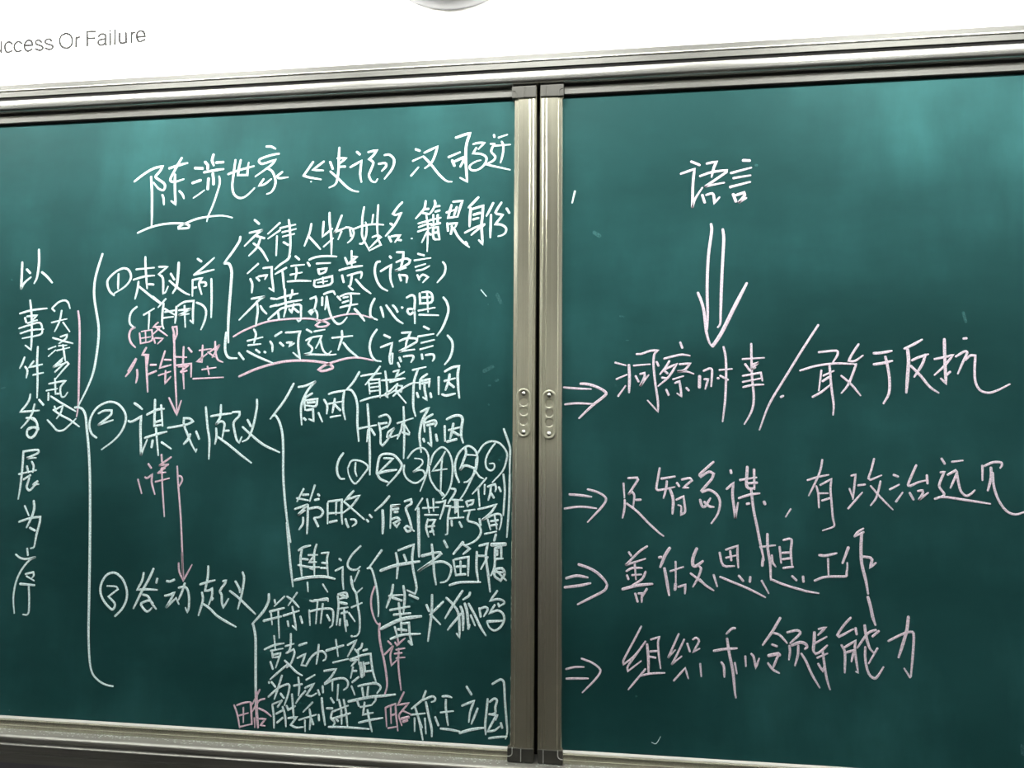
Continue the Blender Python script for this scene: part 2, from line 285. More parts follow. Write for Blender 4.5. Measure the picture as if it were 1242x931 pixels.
WRITING_LEFT = """w- 10 -1808 996 -1766 1026 -1727 1046 -1691 1053 -1701 1034 -1718 1015 -1716 1007 -1683 984 -1677 969 -1684 956 -1704 963 -1726 988;10 -1738 1012 -1731 945 -1727 859 -1726 814
w- 10 -1663 1043 -1628 1053 -1586 1062;10 -1612 1084 -1628 1055 -1645 1023 -1656 996 -1638 987 -1599 997;10 -1637 1017 -1635 963 -1629 896 -1648 911;9 -1687 937 -1681 922 -1678 897;9 -1616 950 -1602 936 -1595 919
w- 11 -1554 1040 -1522 1037;11 -1562 980 -1528 990;11 -1513 1063 -1502 1050 -1501 1035;11 -1479 1092 -1484 1068 -1476 1047;11 -1466 1058 -1437 1059;11 -1515 1021 -1471 1027 -1434 1031;11 -1479 1015 -1475 991 -1474 972;11 -1496 996 -1497 953;7 -1555 920 -1533 934 -1510 950;8 -1452 1003 -1448 977 -1458 935 -1474 885 -1490 847 -1495 824
w- 9 -1415 1010 -1374 1023 -1309 1038;9 -1387 1066 -1393 1005 -1396 963 -1388 930 -1366 913 -1344 916 -1323 932 -1304 951;9 -1365 1065 -1372 1030 -1374 1004 -1336 1003 -1335 1032 -1332 1053
wu 9 -1783 787 -1741 804 -1688 817 -1630 821 -1586 817 -1568 811 -1572 801 -1611 799 -1612 806 -1586 818 -1542 834 -1498 842 -1433 845 -1391 836
w- 9 -1262 1114 -1242 1113 -1224 1103;9 -1209 1083 -1243 1078 -1284 1066 -1290 1056 -1276 1045 -1223 1060 -1233 1045 -1250 1031 -1303 996;9 -1252 1025 -1234 1013 -1220 979 -1223 952 -1236 931 -1253 925;9 -1268 985 -1286 959 -1263 964 -1237 984;9 -1193 1010 -1214 994 -1205 985 -1169 988
w- 9 -1070 1045 -1090 1016 -1107 992 -1085 984 -1036 974;9 -1027 1045 -1071 1013 -1028 1009;6 -1077 967 -1075 967
w- 9 -967 1097 -968 1053 -968 1011 -976 957 -1003 941;9 -1002 1042 -991 1014;9 -973 1055 -939 1054 -964 1034;9 -963 1021 -942 1021;9 -1000 1004 -971 978 -936 943 -910 926 -887 920
w- 9 -897 1077 -885 1066;9 -921 1018 -878 1041 -882 991 -876 958;9 -852 1074 -818 1080 -832 1060 -848 1046 -831 1031 -843 998 -847 981 -836 960 -821 956 -813 968
w- 9 -810 1026 -785 1028 -781 1016 -797 998;9 -788 1059 -769 1060 -750 1040 -756 1007 -786 967
w- 9 -667 1077 -651 1070;9 -677 1032 -641 1047;9 -683 975 -655 1007;9 -633 1062 -583 1084 -594 1045 -608 1019 -630 1002;9 -637 1048 -608 1017 -575 975 -546 949 -526 946
w- 10 -513 1115 -484 1124 -459 1130 -472 1089 -475 1044 -472 991 -468 944 -495 960;10 -540 1041 -496 1058;10 -526 1028 -517 1007;10 -515 1024 -485 1037 -483 1026 -495 1002
w- 8 -447 1087 -427 1091 -404 1090 -427 1067;8 -435 1073 -447 1051 -419 1048 -397 1035 -400 1013 -418 993 -442 985 -458 993 -457 1007 -435 1020 -417 1024
w- 8 -369 1119 -367 1111;8 -351 1108 -318 1118;8 -381 1085 -367 1085 -379 1057 -363 1036 -371 1020 -398 1007 -354 995 -307 983;8 -367 1077 -307 1079;8 -339 1092 -333 1075 -335 1043 -343 1012
w- 9 -1299 824 -1280 808;9 -1318 774 -1267 783 -1296 761 -1336 723;9 -1288 760 -1257 751;9 -1274 748 -1286 715 -1317 684;9 -1300 732 -1268 706 -1239 662
w- 9 -1196 810 -1243 768;9 -1194 781 -1242 749;9 -1206 758 -1207 682;9 -1194 789 -1133 801;9 -1161 820 -1155 782 -1151 715 -1156 674 -1166 664;9 -1185 772 -1130 784;9 -1182 755 -1136 765;9 -1179 733 -1160 722
w- 9 -1070 802 -1076 767 -1095 717;9 -1078 753 -1052 725 -1031 702
w- 9 -1021 809 -1024 751 -986 781;9 -999 843 -997 802 -989 744 -987 682;8 -1018 712 -981 744;9 -950 831 -971 774 -977 766 -932 783;8 -950 769 -962 738;8 -933 784 -918 782 -905 776;8 -916 775 -912 750;8 -905 776 -901 759 -909 738 -924 724;8 -949 769 -962 738
w- 8 -863 861 -869 819 -869 773 -867 746 -838 691;8 -877 719 -865 721 -854 745 -851 779 -856 802;8 -902 776 -871 787 -837 792 -809 792 -786 789;8 -827 830 -831 794;8 -808 867 -810 818 -810 778 -806 738;8 -828 743 -808 749 -795 742 -811 729 -838 702;8 -804 732 -795 713 -838 692
w- 9 -715 874 -733 855 -750 831 -739 826 -716 834;9 -720 830 -735 800 -756 770 -777 746;9 -759 793 -750 787;9 -765 744 -755 724;9 -755 744 -720 748 -740 722;9 -726 729 -717 728
w- 5 -678 734 -674 734
w- 9 -625 876 -629 849 -645 828 -662 810;9 -630 844 -613 845;9 -635 830 -615 825;8 -651 790 -620 798 -599 802;8 -650 776 -620 786 -600 788;8 -653 759 -629 766 -602 773;7 -622 821 -615 781 -615 733 -616 683;9 -618 757 -637 718;9 -615 755 -603 746;9 -591 876 -588 862 -597 841 -610 824;9 -588 853 -571 854;9 -587 833 -571 837;9 -595 822 -593 780;9 -578 821 -578 788;9 -607 802 -566 810;9 -602 782 -568 789;9 -595 774 -592 732 -569 727;9 -594 771 -577 774 -574 750 -569 728;9 -591 753 -577 754
w- 9 -520 869 -485 871 -494 844 -502 814;9 -526 857 -533 833 -538 808 -501 812;9 -545 829 -509 840;9 -506 849 -512 831 -517 813;9 -541 788 -538 759;9 -540 785 -505 787 -511 772;9 -524 778 -523 766 -527 747;9 -517 769 -501 738 -480 714 -457 695;9 -471 715 -465 706
w- 10 -425 883 -443 864 -462 845;10 -453 843 -456 806 -457 773;10 -446 839 -407 850 -409 811 -412 775 -407 704 -422 721;10 -442 817 -418 823;9 -444 799 -424 804;9 -474 750 -439 767 -400 781;9 -401 778 -427 760 -450 741
w- 9 -369 860 -380 837 -394 811;9 -377 815 -378 774 -379 729;9 -338 860 -350 842 -360 823 -356 818 -333 813 -348 794 -361 778 -338 776 -321 763 -322 747 -334 737 -350 733;9 -319 837 -309 820
w- 9 -1278 652 -1320 615;9 -1308 594 -1299 572 -1300 540;9 -1257 634 -1223 637 -1222 605 -1217 574 -1212 544 -1231 557;9 -1283 598 -1271 586;9 -1275 602 -1241 607 -1249 591
w- 9 -1151 680 -1160 665 -1188 647 -1210 629;9 -1164 634 -1187 622 -1208 610;9 -1179 619 -1175 588 -1170 548;9 -1129 677 -1114 664;9 -1145 640 -1093 644;9 -1147 606 -1101 614;9 -1126 633 -1123 618 -1127 590;9 -1157 580 -1110 582 -1065 580
w- 9 -1080 652 -1072 639;9 -1074 663 -1046 672 -1005 675 -966 672;9 -1044 647 -990 648;9 -1038 625 -1033 608;9 -1035 624 -1004 628 -1010 614 -1031 605;9 -1051 583 -1046 558 -986 567 -982 597 -1050 582;7 -1018 593 -1016 570;7 -1038 573 -999 579
w- 9 -933 667 -922 643 -885 669 -905 671;9 -908 693 -906 633;9 -919 644 -892 650;9 -954 619 -911 629 -864 634;9 -943 600 -936 573;9 -921 598 -870 610 -866 599 -870 587;9 -904 600 -909 563 -915 556;9 -889 583 -859 550 -829 528
wb 9 -796 649 -810 645 -816 616 -809 582 -791 552 -765 537
w- 9 -759 668 -754 662;9 -793 612 -752 636 -756 612 -754 579 -744 551;9 -732 683 -707 682 -708 659 -718 614;9 -733 645 -699 658 -681 651 -687 638 -735 613 -695 623;9 -721 598 -714 575;9 -712 596 -692 591 -693 567
w- 8 -651 675 -628 668;8 -664 650 -602 658;8 -660 625 -621 636;8 -656 611 -631 615 -606 628;8 -652 595 -644 577;8 -645 583 -631 596 -611 586 -631 566
wb 8 -556 642 -546 626 -550 596 -576 565
w- 9 -1300 516 -1249 524 -1268 512 -1305 476 -1347 435;9 -1279 506 -1273 472 -1276 439 -1279 410;9 -1263 488 -1253 472 -1237 457
w- 9 -1221 516 -1205 514;9 -1223 484 -1200 490;9 -1230 435 -1192 467 -1177 477 -1108 491 -1101 464 -1101 433 -1109 426 -1115 433;9 -1199 513 -1160 524 -1115 533;9 -1167 551 -1166 523 -1161 483 -1168 445;9 -1138 547 -1138 535 -1145 516;9 -1200 487 -1152 500 -1099 508;9 -1192 465 -1187 437;9 -1148 474 -1137 461 -1130 495;9 -1129 476 -1110 461
w- 9 -1065 512 -1045 519 -1041 505 -1048 472 -1060 454 -1068 463 -1060 468 -1043 467 -1035 451 -1036 426;9 -1012 529 -990 537 -975 538 -968 526;9 -1018 517 -1018 487;9 -1001 520 -1002 493 -1006 470;9 -1001 520 -992 474 -978 438 -956 415 -937 419 -919 440
w- 8 -916 558 -899 543;8 -959 519 -946 505;8 -948 519 -918 529 -872 528;8 -935 514 -918 517;8 -938 495 -915 502;8 -947 477 -914 484 -879 489;8 -908 528 -905 503 -911 473 -920 452;10 -891 471 -873 453 -851 425
wb 9 -814 509 -826 484 -830 457 -825 439 -802 428
pu 8 -1367 371 -1330 392 -1283 411 -1236 426 -1188 433 -1125 437 -1062 436 -1027 429 -1002 423 -989 415 -1002 406 -1030 405 -1041 411 -1021 425 -999 433 -937 448 -888 452 -844 442 -817 433
w- 9 -790 477 -783 456 -778 438;9 -769 483 -742 446 -723 425 -703 413;9 -743 482 -732 470 -725 457;9 -709 474 -706 472
w- 9 -691 510 -673 519 -661 511 -660 481 -663 460 -675 447 -686 456 -684 467 -668 466 -660 454 -658 413;9 -642 526 -639 487 -597 491 -595 519 -610 531 -634 529;9 -614 528 -609 455;9 -631 509 -603 510;9 -645 460 -583 471;9 -642 445 -569 442
wb 9 -552 509 -539 491 -532 461 -542 423 -558 388 -574 367
w- 9 -1286 398 -1277 379 -1284 346;9 -1310 354 -1249 368;9 -1306 337 -1256 342;9 -1310 315 -1269 294 -1205 268;9 -1275 320 -1260 309;9 -1241 312 -1236 309;9 -1219 351 -1210 336 -1209 312
w- 9 -1200 372 -1175 387;9 -1158 384 -1130 385 -1101 388 -1107 365 -1107 326 -1098 285 -1127 308;9 -1180 346 -1166 334;9 -1153 346 -1135 347 -1142 332 -1122 344
w- 8 -1076 395 -1056 384;8 -1046 387 -1004 394;8 -1077 354 -1053 365 -1016 370 -1025 349 -1038 324;8 -1056 362 -1068 341 -1052 325 -1058 307 -1081 301 -986 298 -958 300;8 -1020 352 -1013 325 -1002 307 -989 301 -977 313
w- 9 -975 362 -896 369;9 -938 389 -937 361 -950 317;9 -931 344 -907 315 -872 288
pu 10 -1338 218 -1277 244 -1214 263 -1151 275 -1088 277 -1032 273 -988 265 -972 256 -972 247 -1009 237 -1025 243 -1000 259 -967 271 -917 284 -877 287 -841 282 -813 276
wb 9 -803 392 -822 362 -829 327 -821 294 -804 276 -784 273
w- 9 -774 371 -752 361;9 -786 325 -743 341 -748 311 -752 287 -749 265 -741 264;9 -741 302 -741 264;9 -707 378 -674 380 -687 349 -692 323;9 -715 348 -685 358 -649 356 -652 343 -715 309 -657 316;9 -714 287 -708 272;9 -698 290 -666 293 -661 284 -670 269
w- 9 -624 401 -605 391;9 -645 364 -586 373;9 -632 340 -583 351;9 -636 316 -588 329;9 -630 298 -627 281;9 -615 295 -588 297 -583 283 -589 273
wb 9 -534 367 -517 345 -515 315 -525 283 -543 260
wb 10 -1355 760 -1358 742 -1385 700 -1418 657
wb 11 -1416 656 -1397 654 -1385 625 -1386 563 -1390 459 -1390 398 -1387 348;10 -1397 388 -1400 347 -1397 311 -1382 290 -1350 288
w- 9 -1343 308 -1323 284
w- 10 -2277 681 -2276 636 -2275 574 -2261 598 -2234 620;10 -2255 651 -2239 636;10 -2207 731 -2203 676 -2208 618 -2219 594;10 -2188 639 -2164 620 -2140 595
w- 9 -2273 473 -2225 485 -2156 492;9 -2232 526 -2223 475 -2217 411 -2215 360 -2215 327 -2241 345;9 -2250 456 -2243 437;9 -2241 461 -2198 465 -2219 443;9 -2236 434 -2195 446;8 -2273 413 -2225 427 -2184 435 -2172 411 -2177 388 -2256 373;8 -2266 393 -2217 406 -2165 409;8 -2218 429 -2215 389
w- 9 -2241 298 -2248 276 -2259 254;9 -2236 260 -2225 244 -2228 216;9 -2200 282 -2219 257 -2162 269;9 -2199 227 -2155 236;9 -2186 339 -2185 276 -2179 213 -2176 137
w- 9 -2206 151 -2209 131 -2221 109 -2245 81 -2202 84 -2163 87;9 -2167 129 -2147 109;9 -2185 112 -2194 74 -2213 43 -2237 18;9 -2217 57 -2186 56 -2172 40 -2166 15 -2175 -10 -2188 -22;9 -2204 12 -2184 21 -2160 17
wb 8 -2134 492 -2109 515 -2082 523 -2066 514 -2056 490;8 -2133 490 -2122 480
w- 8 -2132 435 -2067 449;8 -2092 483 -2098 442 -2117 399;8 -2083 435 -2052 398
w- 8 -2123 374 -2082 362 -2035 351;8 -2090 378 -2063 386 -2066 371 -2095 351;8 -2139 329 -2108 340;7 -2137 301 -2108 326;8 -2095 342 -2061 344;8 -2102 323 -2048 335;8 -2078 346 -2071 314 -2064 283
w- 8 -2075 293 -2114 258 -2070 272;8 -2077 282 -2103 260;8 -2105 239 -2060 277 -2049 270 -2078 238 -2100 212
w- 8 -2128 192 -2076 201 -2057 203 -2078 178 -2072 143 -2058 142 -2046 159;8 -2104 213 -2100 178 -2098 150;8 -2137 165 -2091 173;8 -2097 153 -2083 153;8 -2128 156 -2127 128;8 -2117 143 -2074 118 -2007 84
w- 8 -2099 103 -2092 87;8 -2096 90 -2063 106 -2071 78 -2087 56;8 -2103 90 -2071 70 -2029 50 -1988 24
wb 8 -2126 50 -2102 28 -2081 9 -2054 11 -2031 30 -2004 56
pb 9 -2021 480 -2013 440 -2008 377 -2004 283 -2000 189 -1998 126 -1999 89 -2002 64
wb 10 -1929 707 -1943 659 -1954 612 -1957 573 -1954 529 -1941 471 -1931 427 -1927 383 -1930 320 -1941 239 -1963 176 -1997 106;10 -2011 99 -1996 100 -1977 91 -1964 66 -1956 16 -1945 -51 -1933 -158 -1923 -310 -1914 -491 -1908 -639 -1903 -758 -1892 -860 -1878 -903 -1851 -928 -1821 -941 -1792 -945
wo 9 -1870 540 -1890 556 -1901 582 -1899 604 -1870 632 -1840 646 -1816 641 -1803 618 -1807 596 -1829 571 -1869 548;9 -1856 625 -1856 594 -1855 565
w- 9 -1781 641 -1706 646;9 -1746 690 -1743 648 -1732 564;9 -1791 600 -1744 612 -1704 615;9 -1726 581 -1706 579;9 -1770 592 -1772 564 -1781 524;9 -1767 573 -1720 537 -1675 504;9 -1686 649 -1651 648 -1686 620 -1668 603 -1664 543 -1654 549 -1645 571
w- 9 -1636 621 -1620 597;11 -1605 664 -1605 630 -1609 573 -1624 544;9 -1640 593 -1608 567 -1574 544 -1554 536
w- 9 -1527 677 -1511 666;9 -1539 614 -1497 646 -1458 680;9 -1539 614 -1496 624 -1457 633;9 -1544 595 -1542 531;9 -1543 594 -1505 601 -1517 578 -1504 537;9 -1540 562 -1527 565;9 -1511 584 -1491 583 -1488 571 -1496 568;9 -1467 597 -1463 533 -1461 446
wb 9 -1771 493 -1792 475 -1800 450 -1796 425 -1775 409
w- 9 -1741 460 -1698 485;9 -1718 468 -1718 405;9 -1652 522 -1682 489;9 -1706 531 -1670 505;9 -1660 505 -1663 467 -1662 423 -1655 405;9 -1655 483 -1608 457;9 -1653 470 -1612 476;9 -1657 447 -1617 451
w- 9 -1606 491 -1607 451 -1609 426;9 -1599 494 -1574 508 -1536 512 -1537 465 -1534 425 -1547 436;9 -1573 494 -1566 410;9 -1595 476 -1546 481 -1594 457 -1553 462
wb 9 -1523 505 -1497 493 -1483 471 -1487 434 -1501 400
pb 9 -1775 411 -1791 403 -1798 381 -1790 353 -1769 333
p- 7 -1755 389 -1748 348 -1702 360 -1704 401 -1747 395;7 -1752 368 -1706 374;7 -1731 398 -1727 356;7 -1679 430 -1700 411 -1665 414 -1703 380;7 -1692 414 -1661 392 -1638 377;7 -1694 368 -1688 349;7 -1689 369 -1656 367 -1677 346
p- 9 -1724 332 -1739 304 -1714 303 -1719 241;9 -1765 289 -1796 241;9 -1763 288 -1783 248 -1804 220;9 -1758 246 -1755 223 -1760 195;9 -1724 302 -1715 219 -1709 160;9 -1702 264 -1680 264;9 -1711 227 -1678 240
p- 8 -1645 318 -1664 252 -1618 264;8 -1645 284 -1619 283;8 -1667 223 -1617 239;8 -1639 242 -1639 192 -1616 219;3 -1602 295 -1554 293;8 -1602 295 -1554 293;8 -1569 334 -1568 260 -1560 172;8 -1549 329 -1535 313;8 -1596 262 -1535 268 -1533 217;8 -1577 237 -1546 260 -1587 256;8 -1573 235 -1551 241
p- 8 -1491 339 -1492 275 -1512 277 -1472 306;8 -1503 319 -1455 325;8 -1441 353 -1438 316 -1428 284 -1406 273;8 -1463 312 -1423 339 -1450 292;8 -1468 312 -1441 294;8 -1489 245 -1433 253;8 -1468 257 -1460 226;8 -1524 210 -1401 215
pa 8 -1619 412 -1610 379 -1607 311 -1602 240;8 -1620 410 -1602 412 -1599 385 -1606 361;8 -1613 384 -1604 301 -1598 219 -1590 137 -1585 80;8 -1620 137 -1585 72 -1569 127
wo 9 -1913 -18 -1934 -3 -1946 28 -1941 62 -1920 96 -1887 116 -1857 121 -1827 111 -1802 84 -1794 53 -1808 10 -1839 -27 -1889 -63;9 -1910 76 -1886 87 -1856 88 -1858 71 -1908 32 -1847 51
w- 10 -1762 116 -1747 107 -1728 93;10 -1783 48 -1773 44 -1751 53 -1731 66 -1732 23 -1724 -81 -1702 -23;10 -1707 72 -1670 90 -1637 95;10 -1677 130 -1675 29 -1641 34;10 -1651 109 -1641 29;10 -1672 43 -1645 51;10 -1711 -17 -1665 -3 -1622 7;10 -1668 20 -1653 -83;10 -1679 -26 -1682 -52;10 -1642 -33 -1602 -58
w- 9 -1619 22 -1585 27 -1540 36 -1517 47 -1531 58 -1555 59 -1554 35 -1538 -1 -1520 -38 -1501 -68 -1498 -57;11 -1527 -1 -1535 -21 -1551 -39;9 -1503 9 -1490 -19;9 -1468 102 -1457 23 -1448 -22 -1447 -94
w- 9 -1407 110 -1408 66 -1423 37 -1404 48 -1390 39 -1392 15 -1397 -16;9 -1445 67 -1409 73 -1362 78;9 -1387 12 -1371 13;9 -1423 22 -1420 -10 -1425 -38;9 -1415 -11 -1365 -44 -1320 -78 -1277 -107;9 -1359 83 -1332 84 -1332 69 -1353 45 -1350 18 -1339 -21 -1328 -32 -1319 -10
w- 9 -1298 54 -1284 30;9 -1264 131 -1263 99 -1276 27 -1293 -15 -1315 -28;9 -1317 27 -1288 3 -1233 -38 -1167 -67
wb 9 -1120 191 -1157 124 -1208 58;9 -1199 70 -1187 70 -1170 43 -1158 -2 -1153 -61 -1150 -150 -1141 -238 -1130 -311 -1113 -396;9 -1130 -325 -1121 -398 -1111 -478 -1099 -556
w- 9 -1101 178 -1075 182 -1036 198 -1062 169 -1082 130 -1089 94 -1084 37;9 -1046 154 -1075 133 -1072 91;9 -1068 127 -1026 133 -1032 106 -1069 109;9 -1065 118 -1035 121;9 -1066 91 -1042 94 -1038 51 -1057 58;9 -1077 61 -1069 55;9 -1020 81 -1004 48
w- 9 -1000 130 -987 109 -988 78;9 -982 151 -965 157 -922 164 -926 133 -925 94 -916 57;9 -958 134 -961 112 -966 82;9 -981 115 -927 124;9 -958 112 -936 91;9 -973 65 -934 72
wb 9 -866 234 -889 195 -915 167;9 -910 168 -895 165 -879 142 -870 103 -869 44 -862 -23
w- 8 -859 218 -824 224 -783 228;8 -787 254 -809 223 -842 186;8 -830 203 -824 152;8 -830 203 -789 206 -784 138;8 -824 189 -792 193;8 -823 175 -791 179;8 -821 161 -789 165;8 -859 125 -822 137 -768 147
w- 8 -767 236 -761 193 -756 140 -768 149 -744 166 -720 190;8 -780 202 -733 205 -691 209;8 -720 267 -713 252;8 -736 234 -715 240 -727 214 -694 234;11 -748 196 -697 209;8 -720 190 -726 163 -705 160 -702 181 -717 183;8 -726 166 -756 149;8 -735 144 -705 169 -666 190 -641 193;8 -717 153 -686 118
w- 9 -663 240 -613 251;9 -643 243 -657 199 -659 149 -658 102 -649 70;9 -608 225 -633 204 -634 169;9 -627 200 -599 206 -601 178;9 -627 190 -605 194;9 -618 190 -616 163 -608 130 -623 140;9 -646 156 -640 140;9 -595 155 -592 140
w- 10 -565 214 -564 150;10 -542 234 -516 248 -490 253 -494 223 -492 179 -487 137;10 -524 224 -528 199 -539 166;10 -543 199 -504 209;10 -529 193 -508 177;10 -551 150 -536 145 -503 153
w- 9 -861 24 -796 37;9 -832 114 -825 40 -819 -62 -817 -145;9 -827 20 -831 -24;9 -817 23 -802 1
w- 8 -787 67 -760 75 -745 61 -746 44 -756 28;8 -788 41 -757 45;8 -788 45 -780 11 -779 -29 -771 -38 -752 -15 -732 21 -729 25 -750 12 -755 -6 -740 -7 -713 2;8 -783 20 -756 32
w- 8 -717 44 -658 63;8 -695 105 -691 27 -690 -32 -691 -84;8 -699 44 -703 18 -716 -13;8 -689 38 -670 9;8 -697 11 -672 3
w- 9 -630 86 -599 101 -621 62 -629 33 -633 -2 -629 -37 -626 -61;9 -585 77 -615 56 -614 13;9 -611 46 -579 55 -571 45 -576 33;9 -605 37 -580 43;9 -595 30 -588 -38 -601 -26;9 -619 -12 -615 -22;9 -572 4 -567 -19
w- 10 -540 35 -538 -20;10 -532 59 -508 71 -485 73 -474 60 -478 28 -478 -1 -471 -25;10 -508 44 -513 13 -519 -10;10 -524 20 -478 32;10 -510 15 -487 2;10 -530 -22 -495 -13
wb 9 -920 -67 -936 -91 -943 -120 -939 -146 -927 -161 -913 -161
wo 7 -900 -119 -889 -96 -867 -93 -840 -101 -824 -118 -839 -142 -868 -177 -884 -169 -898 -143 -902 -119;7 -872 -101 -873 -131 -866 -151
wo 9 -791 -141 -788 -109 -780 -77 -759 -68 -729 -72 -708 -91 -697 -111 -710 -137 -751 -183;9 -788 -144 -775 -161 -745 -172;8 -765 -84 -730 -85 -782 -135;10 -788 -141 -758 -132 -716 -126
wo 7 -676 -83 -660 -61 -640 -48 -616 -47 -599 -72 -599 -107 -608 -150 -627 -201;7 -688 -108 -689 -134 -677 -157 -652 -172 -632 -168 -611 -147 -615 -130 -630 -125 -653 -132 -621 -104 -624 -87 -650 -83
wo 7 -591 -106 -583 -74 -565 -51 -545 -42 -524 -59 -512 -88 -508 -122 -513 -173 -528 -208 -545 -228;7 -595 -112 -593 -146 -584 -169 -566 -194 -557 -200 -545 -217;7 -537 -58 -550 -82 -583 -128 -529 -120;7 -547 -82 -550 -117 -551 -200
wo 8 -484 -167 -497 -136 -499 -99 -487 -64 -466 -43 -449 -37 -428 -50 -418 -75 -422 -118 -439 -155 -461 -201 -479 -227;9 -462 -44 -460 -64 -469 -90 -480 -122 -463 -107 -439 -113 -427 -121 -436 -147 -453 -164 -465 -167;8 -460 -68 -425 -70;11 -421 -84 -422 -112 -430 -135
wo 7 -416 -61 -396 -32 -367 -19 -336 -27 -312 -57 -312 -85 -326 -125 -363 -166;7 -354 -26 -373 -52 -387 -83 -385 -112 -369 -124 -356 -114 -358 -99 -374 -99;7 -422 -129 -410 -146 -395 -153
w- 7 -384 -150 -409 -180 -435 -208
w- 9 -2197 56 -2173 42 -2166 13 -2181 -13 -2196 -20 -2210 -8 -2208 13 -2191 21 -2160 13
w- 9 -2221 -74 -2160 -67 -2158 -79 -2204 -100 -2164 -98;9 -2221 -72 -2221 -131 -2225 -210 -2231 -258;9 -2202 -131 -2194 -155;9 -2182 -113 -2173 -130 -2175 -154;9 -2234 -162 -2161 -146;9 -2184 -165 -2212 -182;9 -2189 -175 -2195 -199 -2198 -210 -2190 -223 -2179 -221 -2161 -202 -2146 -200;9 -2170 -201 -2152 -188
w- 9 -2201 -284 -2181 -321;10 -2164 -264 -2160 -295 -2171 -332 -2188 -367;9 -2221 -346 -2175 -331 -2132 -325 -2133 -345 -2144 -396 -2151 -440 -2165 -446;9 -2173 -368 -2151 -378
w- 8 -2180 -447 -2175 -472;8 -2226 -471 -2206 -484 -2180 -487 -2143 -479 -2168 -492 -2199 -530 -2219 -577 -2226 -635 -2218 -693;8 -2180 -544 -2148 -536 -2145 -548 -2152 -558;8 -2175 -552 -2142 -568;11 -2200 -582 -2139 -585;8 -2164 -587 -2159 -632 -2157 -685 -2165 -697 -2181 -696
pa 7 -1574 -123 -1566 -195 -1556 -270 -1548 -338 -1538 -447 -1530 -550;7 -1571 -159 -1556 -162 -1551 -177 -1564 -201
p- 8 -1732 -175 -1714 -228
p- 8 -1692 -116 -1680 -131;8 -1703 -166 -1694 -170 -1674 -155 -1675 -185 -1660 -230;8 -1640 -80 -1637 -106;8 -1600 -89 -1646 -121 -1609 -116;8 -1639 -136 -1610 -118;8 -1651 -150 -1619 -147;8 -1623 -130 -1648 -148;8 -1659 -183 -1603 -169;7 -1636 -130 -1630 -205 -1617 -313
wo 9 -1798 -688 -1772 -662 -1756 -629 -1755 -594 -1771 -556 -1796 -533 -1819 -528 -1844 -540 -1862 -573 -1862 -606 -1844 -638 -1814 -664 -1803 -657 -1803 -640 -1829 -617 -1792 -589 -1800 -579 -1837 -578
w- 9 -1690 -524 -1695 -553 -1713 -588 -1676 -585 -1632 -586;10 -1651 -508 -1668 -547 -1695 -595 -1712 -631 -1725 -657;9 -1634 -544 -1637 -559;9 -1689 -605 -1668 -611 -1651 -637 -1633 -656;9 -1647 -637 -1661 -626 -1686 -633 -1695 -642 -1678 -662 -1665 -666 -1650 -652
w- 9 -1595 -552 -1582 -553 -1565 -546;9 -1600 -606 -1581 -602 -1562 -593 -1592 -648 -1555 -613 -1543 -635;9 -1546 -575 -1522 -571 -1509 -585 -1503 -614 -1503 -649 -1508 -663 -1516 -647;9 -1523 -557 -1532 -589 -1545 -619
w- 9 -1432 -492 -1432 -530 -1441 -582 -1426 -581 -1413 -573 -1413 -600 -1424 -633;9 -1461 -560 -1434 -551 -1403 -543;9 -1409 -608 -1412 -614;9 -1453 -589 -1448 -618 -1463 -673;9 -1445 -631 -1420 -646 -1391 -671 -1356 -690 -1314 -709;9 -1371 -545 -1360 -543 -1363 -553 -1382 -581 -1375 -595 -1373 -621 -1366 -641 -1347 -608
w- 9 -1323 -544 -1306 -570 -1304 -584;9 -1296 -510 -1289 -532 -1296 -590 -1309 -644;9 -1343 -580 -1306 -605 -1274 -632 -1240 -660
pa 8 -1539 -445 -1536 -481 -1529 -547;7 -1551 -484 -1547 -516 -1529 -548 -1497 -488
wb 10 -1191 -586 -1191 -612 -1210 -650 -1251 -696;10 -1247 -698 -1237 -740 -1234 -794 -1230 -899 -1227 -967 -1228 -997
w- 8 -1168 -606 -1165 -617;8 -1130 -593 -1168 -629;11 -1184 -649 -1130 -634;11 -1207 -683 -1140 -665;8 -1180 -655 -1174 -695;8 -1153 -640 -1145 -742;8 -1120 -593 -1098 -606 -1073 -630;8 -1082 -577 -1114 -624;10 -1131 -662 -1072 -642;8 -1099 -628 -1090 -666 -1081 -710 -1096 -696;8 -1115 -681 -1111 -698;8 -1067 -662 -1059 -685
w- 8 -1032 -604 -1018 -606 -967 -594 -963 -604;10 -1016 -603 -966 -599;8 -1003 -606 -1007 -685;8 -1034 -638 -1029 -692;8 -1033 -644 -996 -634 -957 -630 -943 -640 -944 -686 -954 -697;9 -983 -614 -989 -683;8 -966 -653 -955 -672
w- 8 -927 -584 -923 -615 -929 -687;8 -926 -578 -897 -571 -890 -585 -921 -595;12 -918 -578 -894 -588;10 -917 -607 -893 -611;8 -920 -629 -887 -623;8 -912 -645 -890 -639;8 -902 -631 -898 -673 -892 -708;8 -916 -665 -917 -687;8 -892 -670 -888 -687;8 -884 -642 -860 -672;8 -875 -525 -871 -553 -858 -573 -851 -615 -843 -657 -842 -705 -852 -722 -863 -725;7 -858 -573 -835 -552;8 -874 -623 -835 -605;8 -872 -724 -869 -725
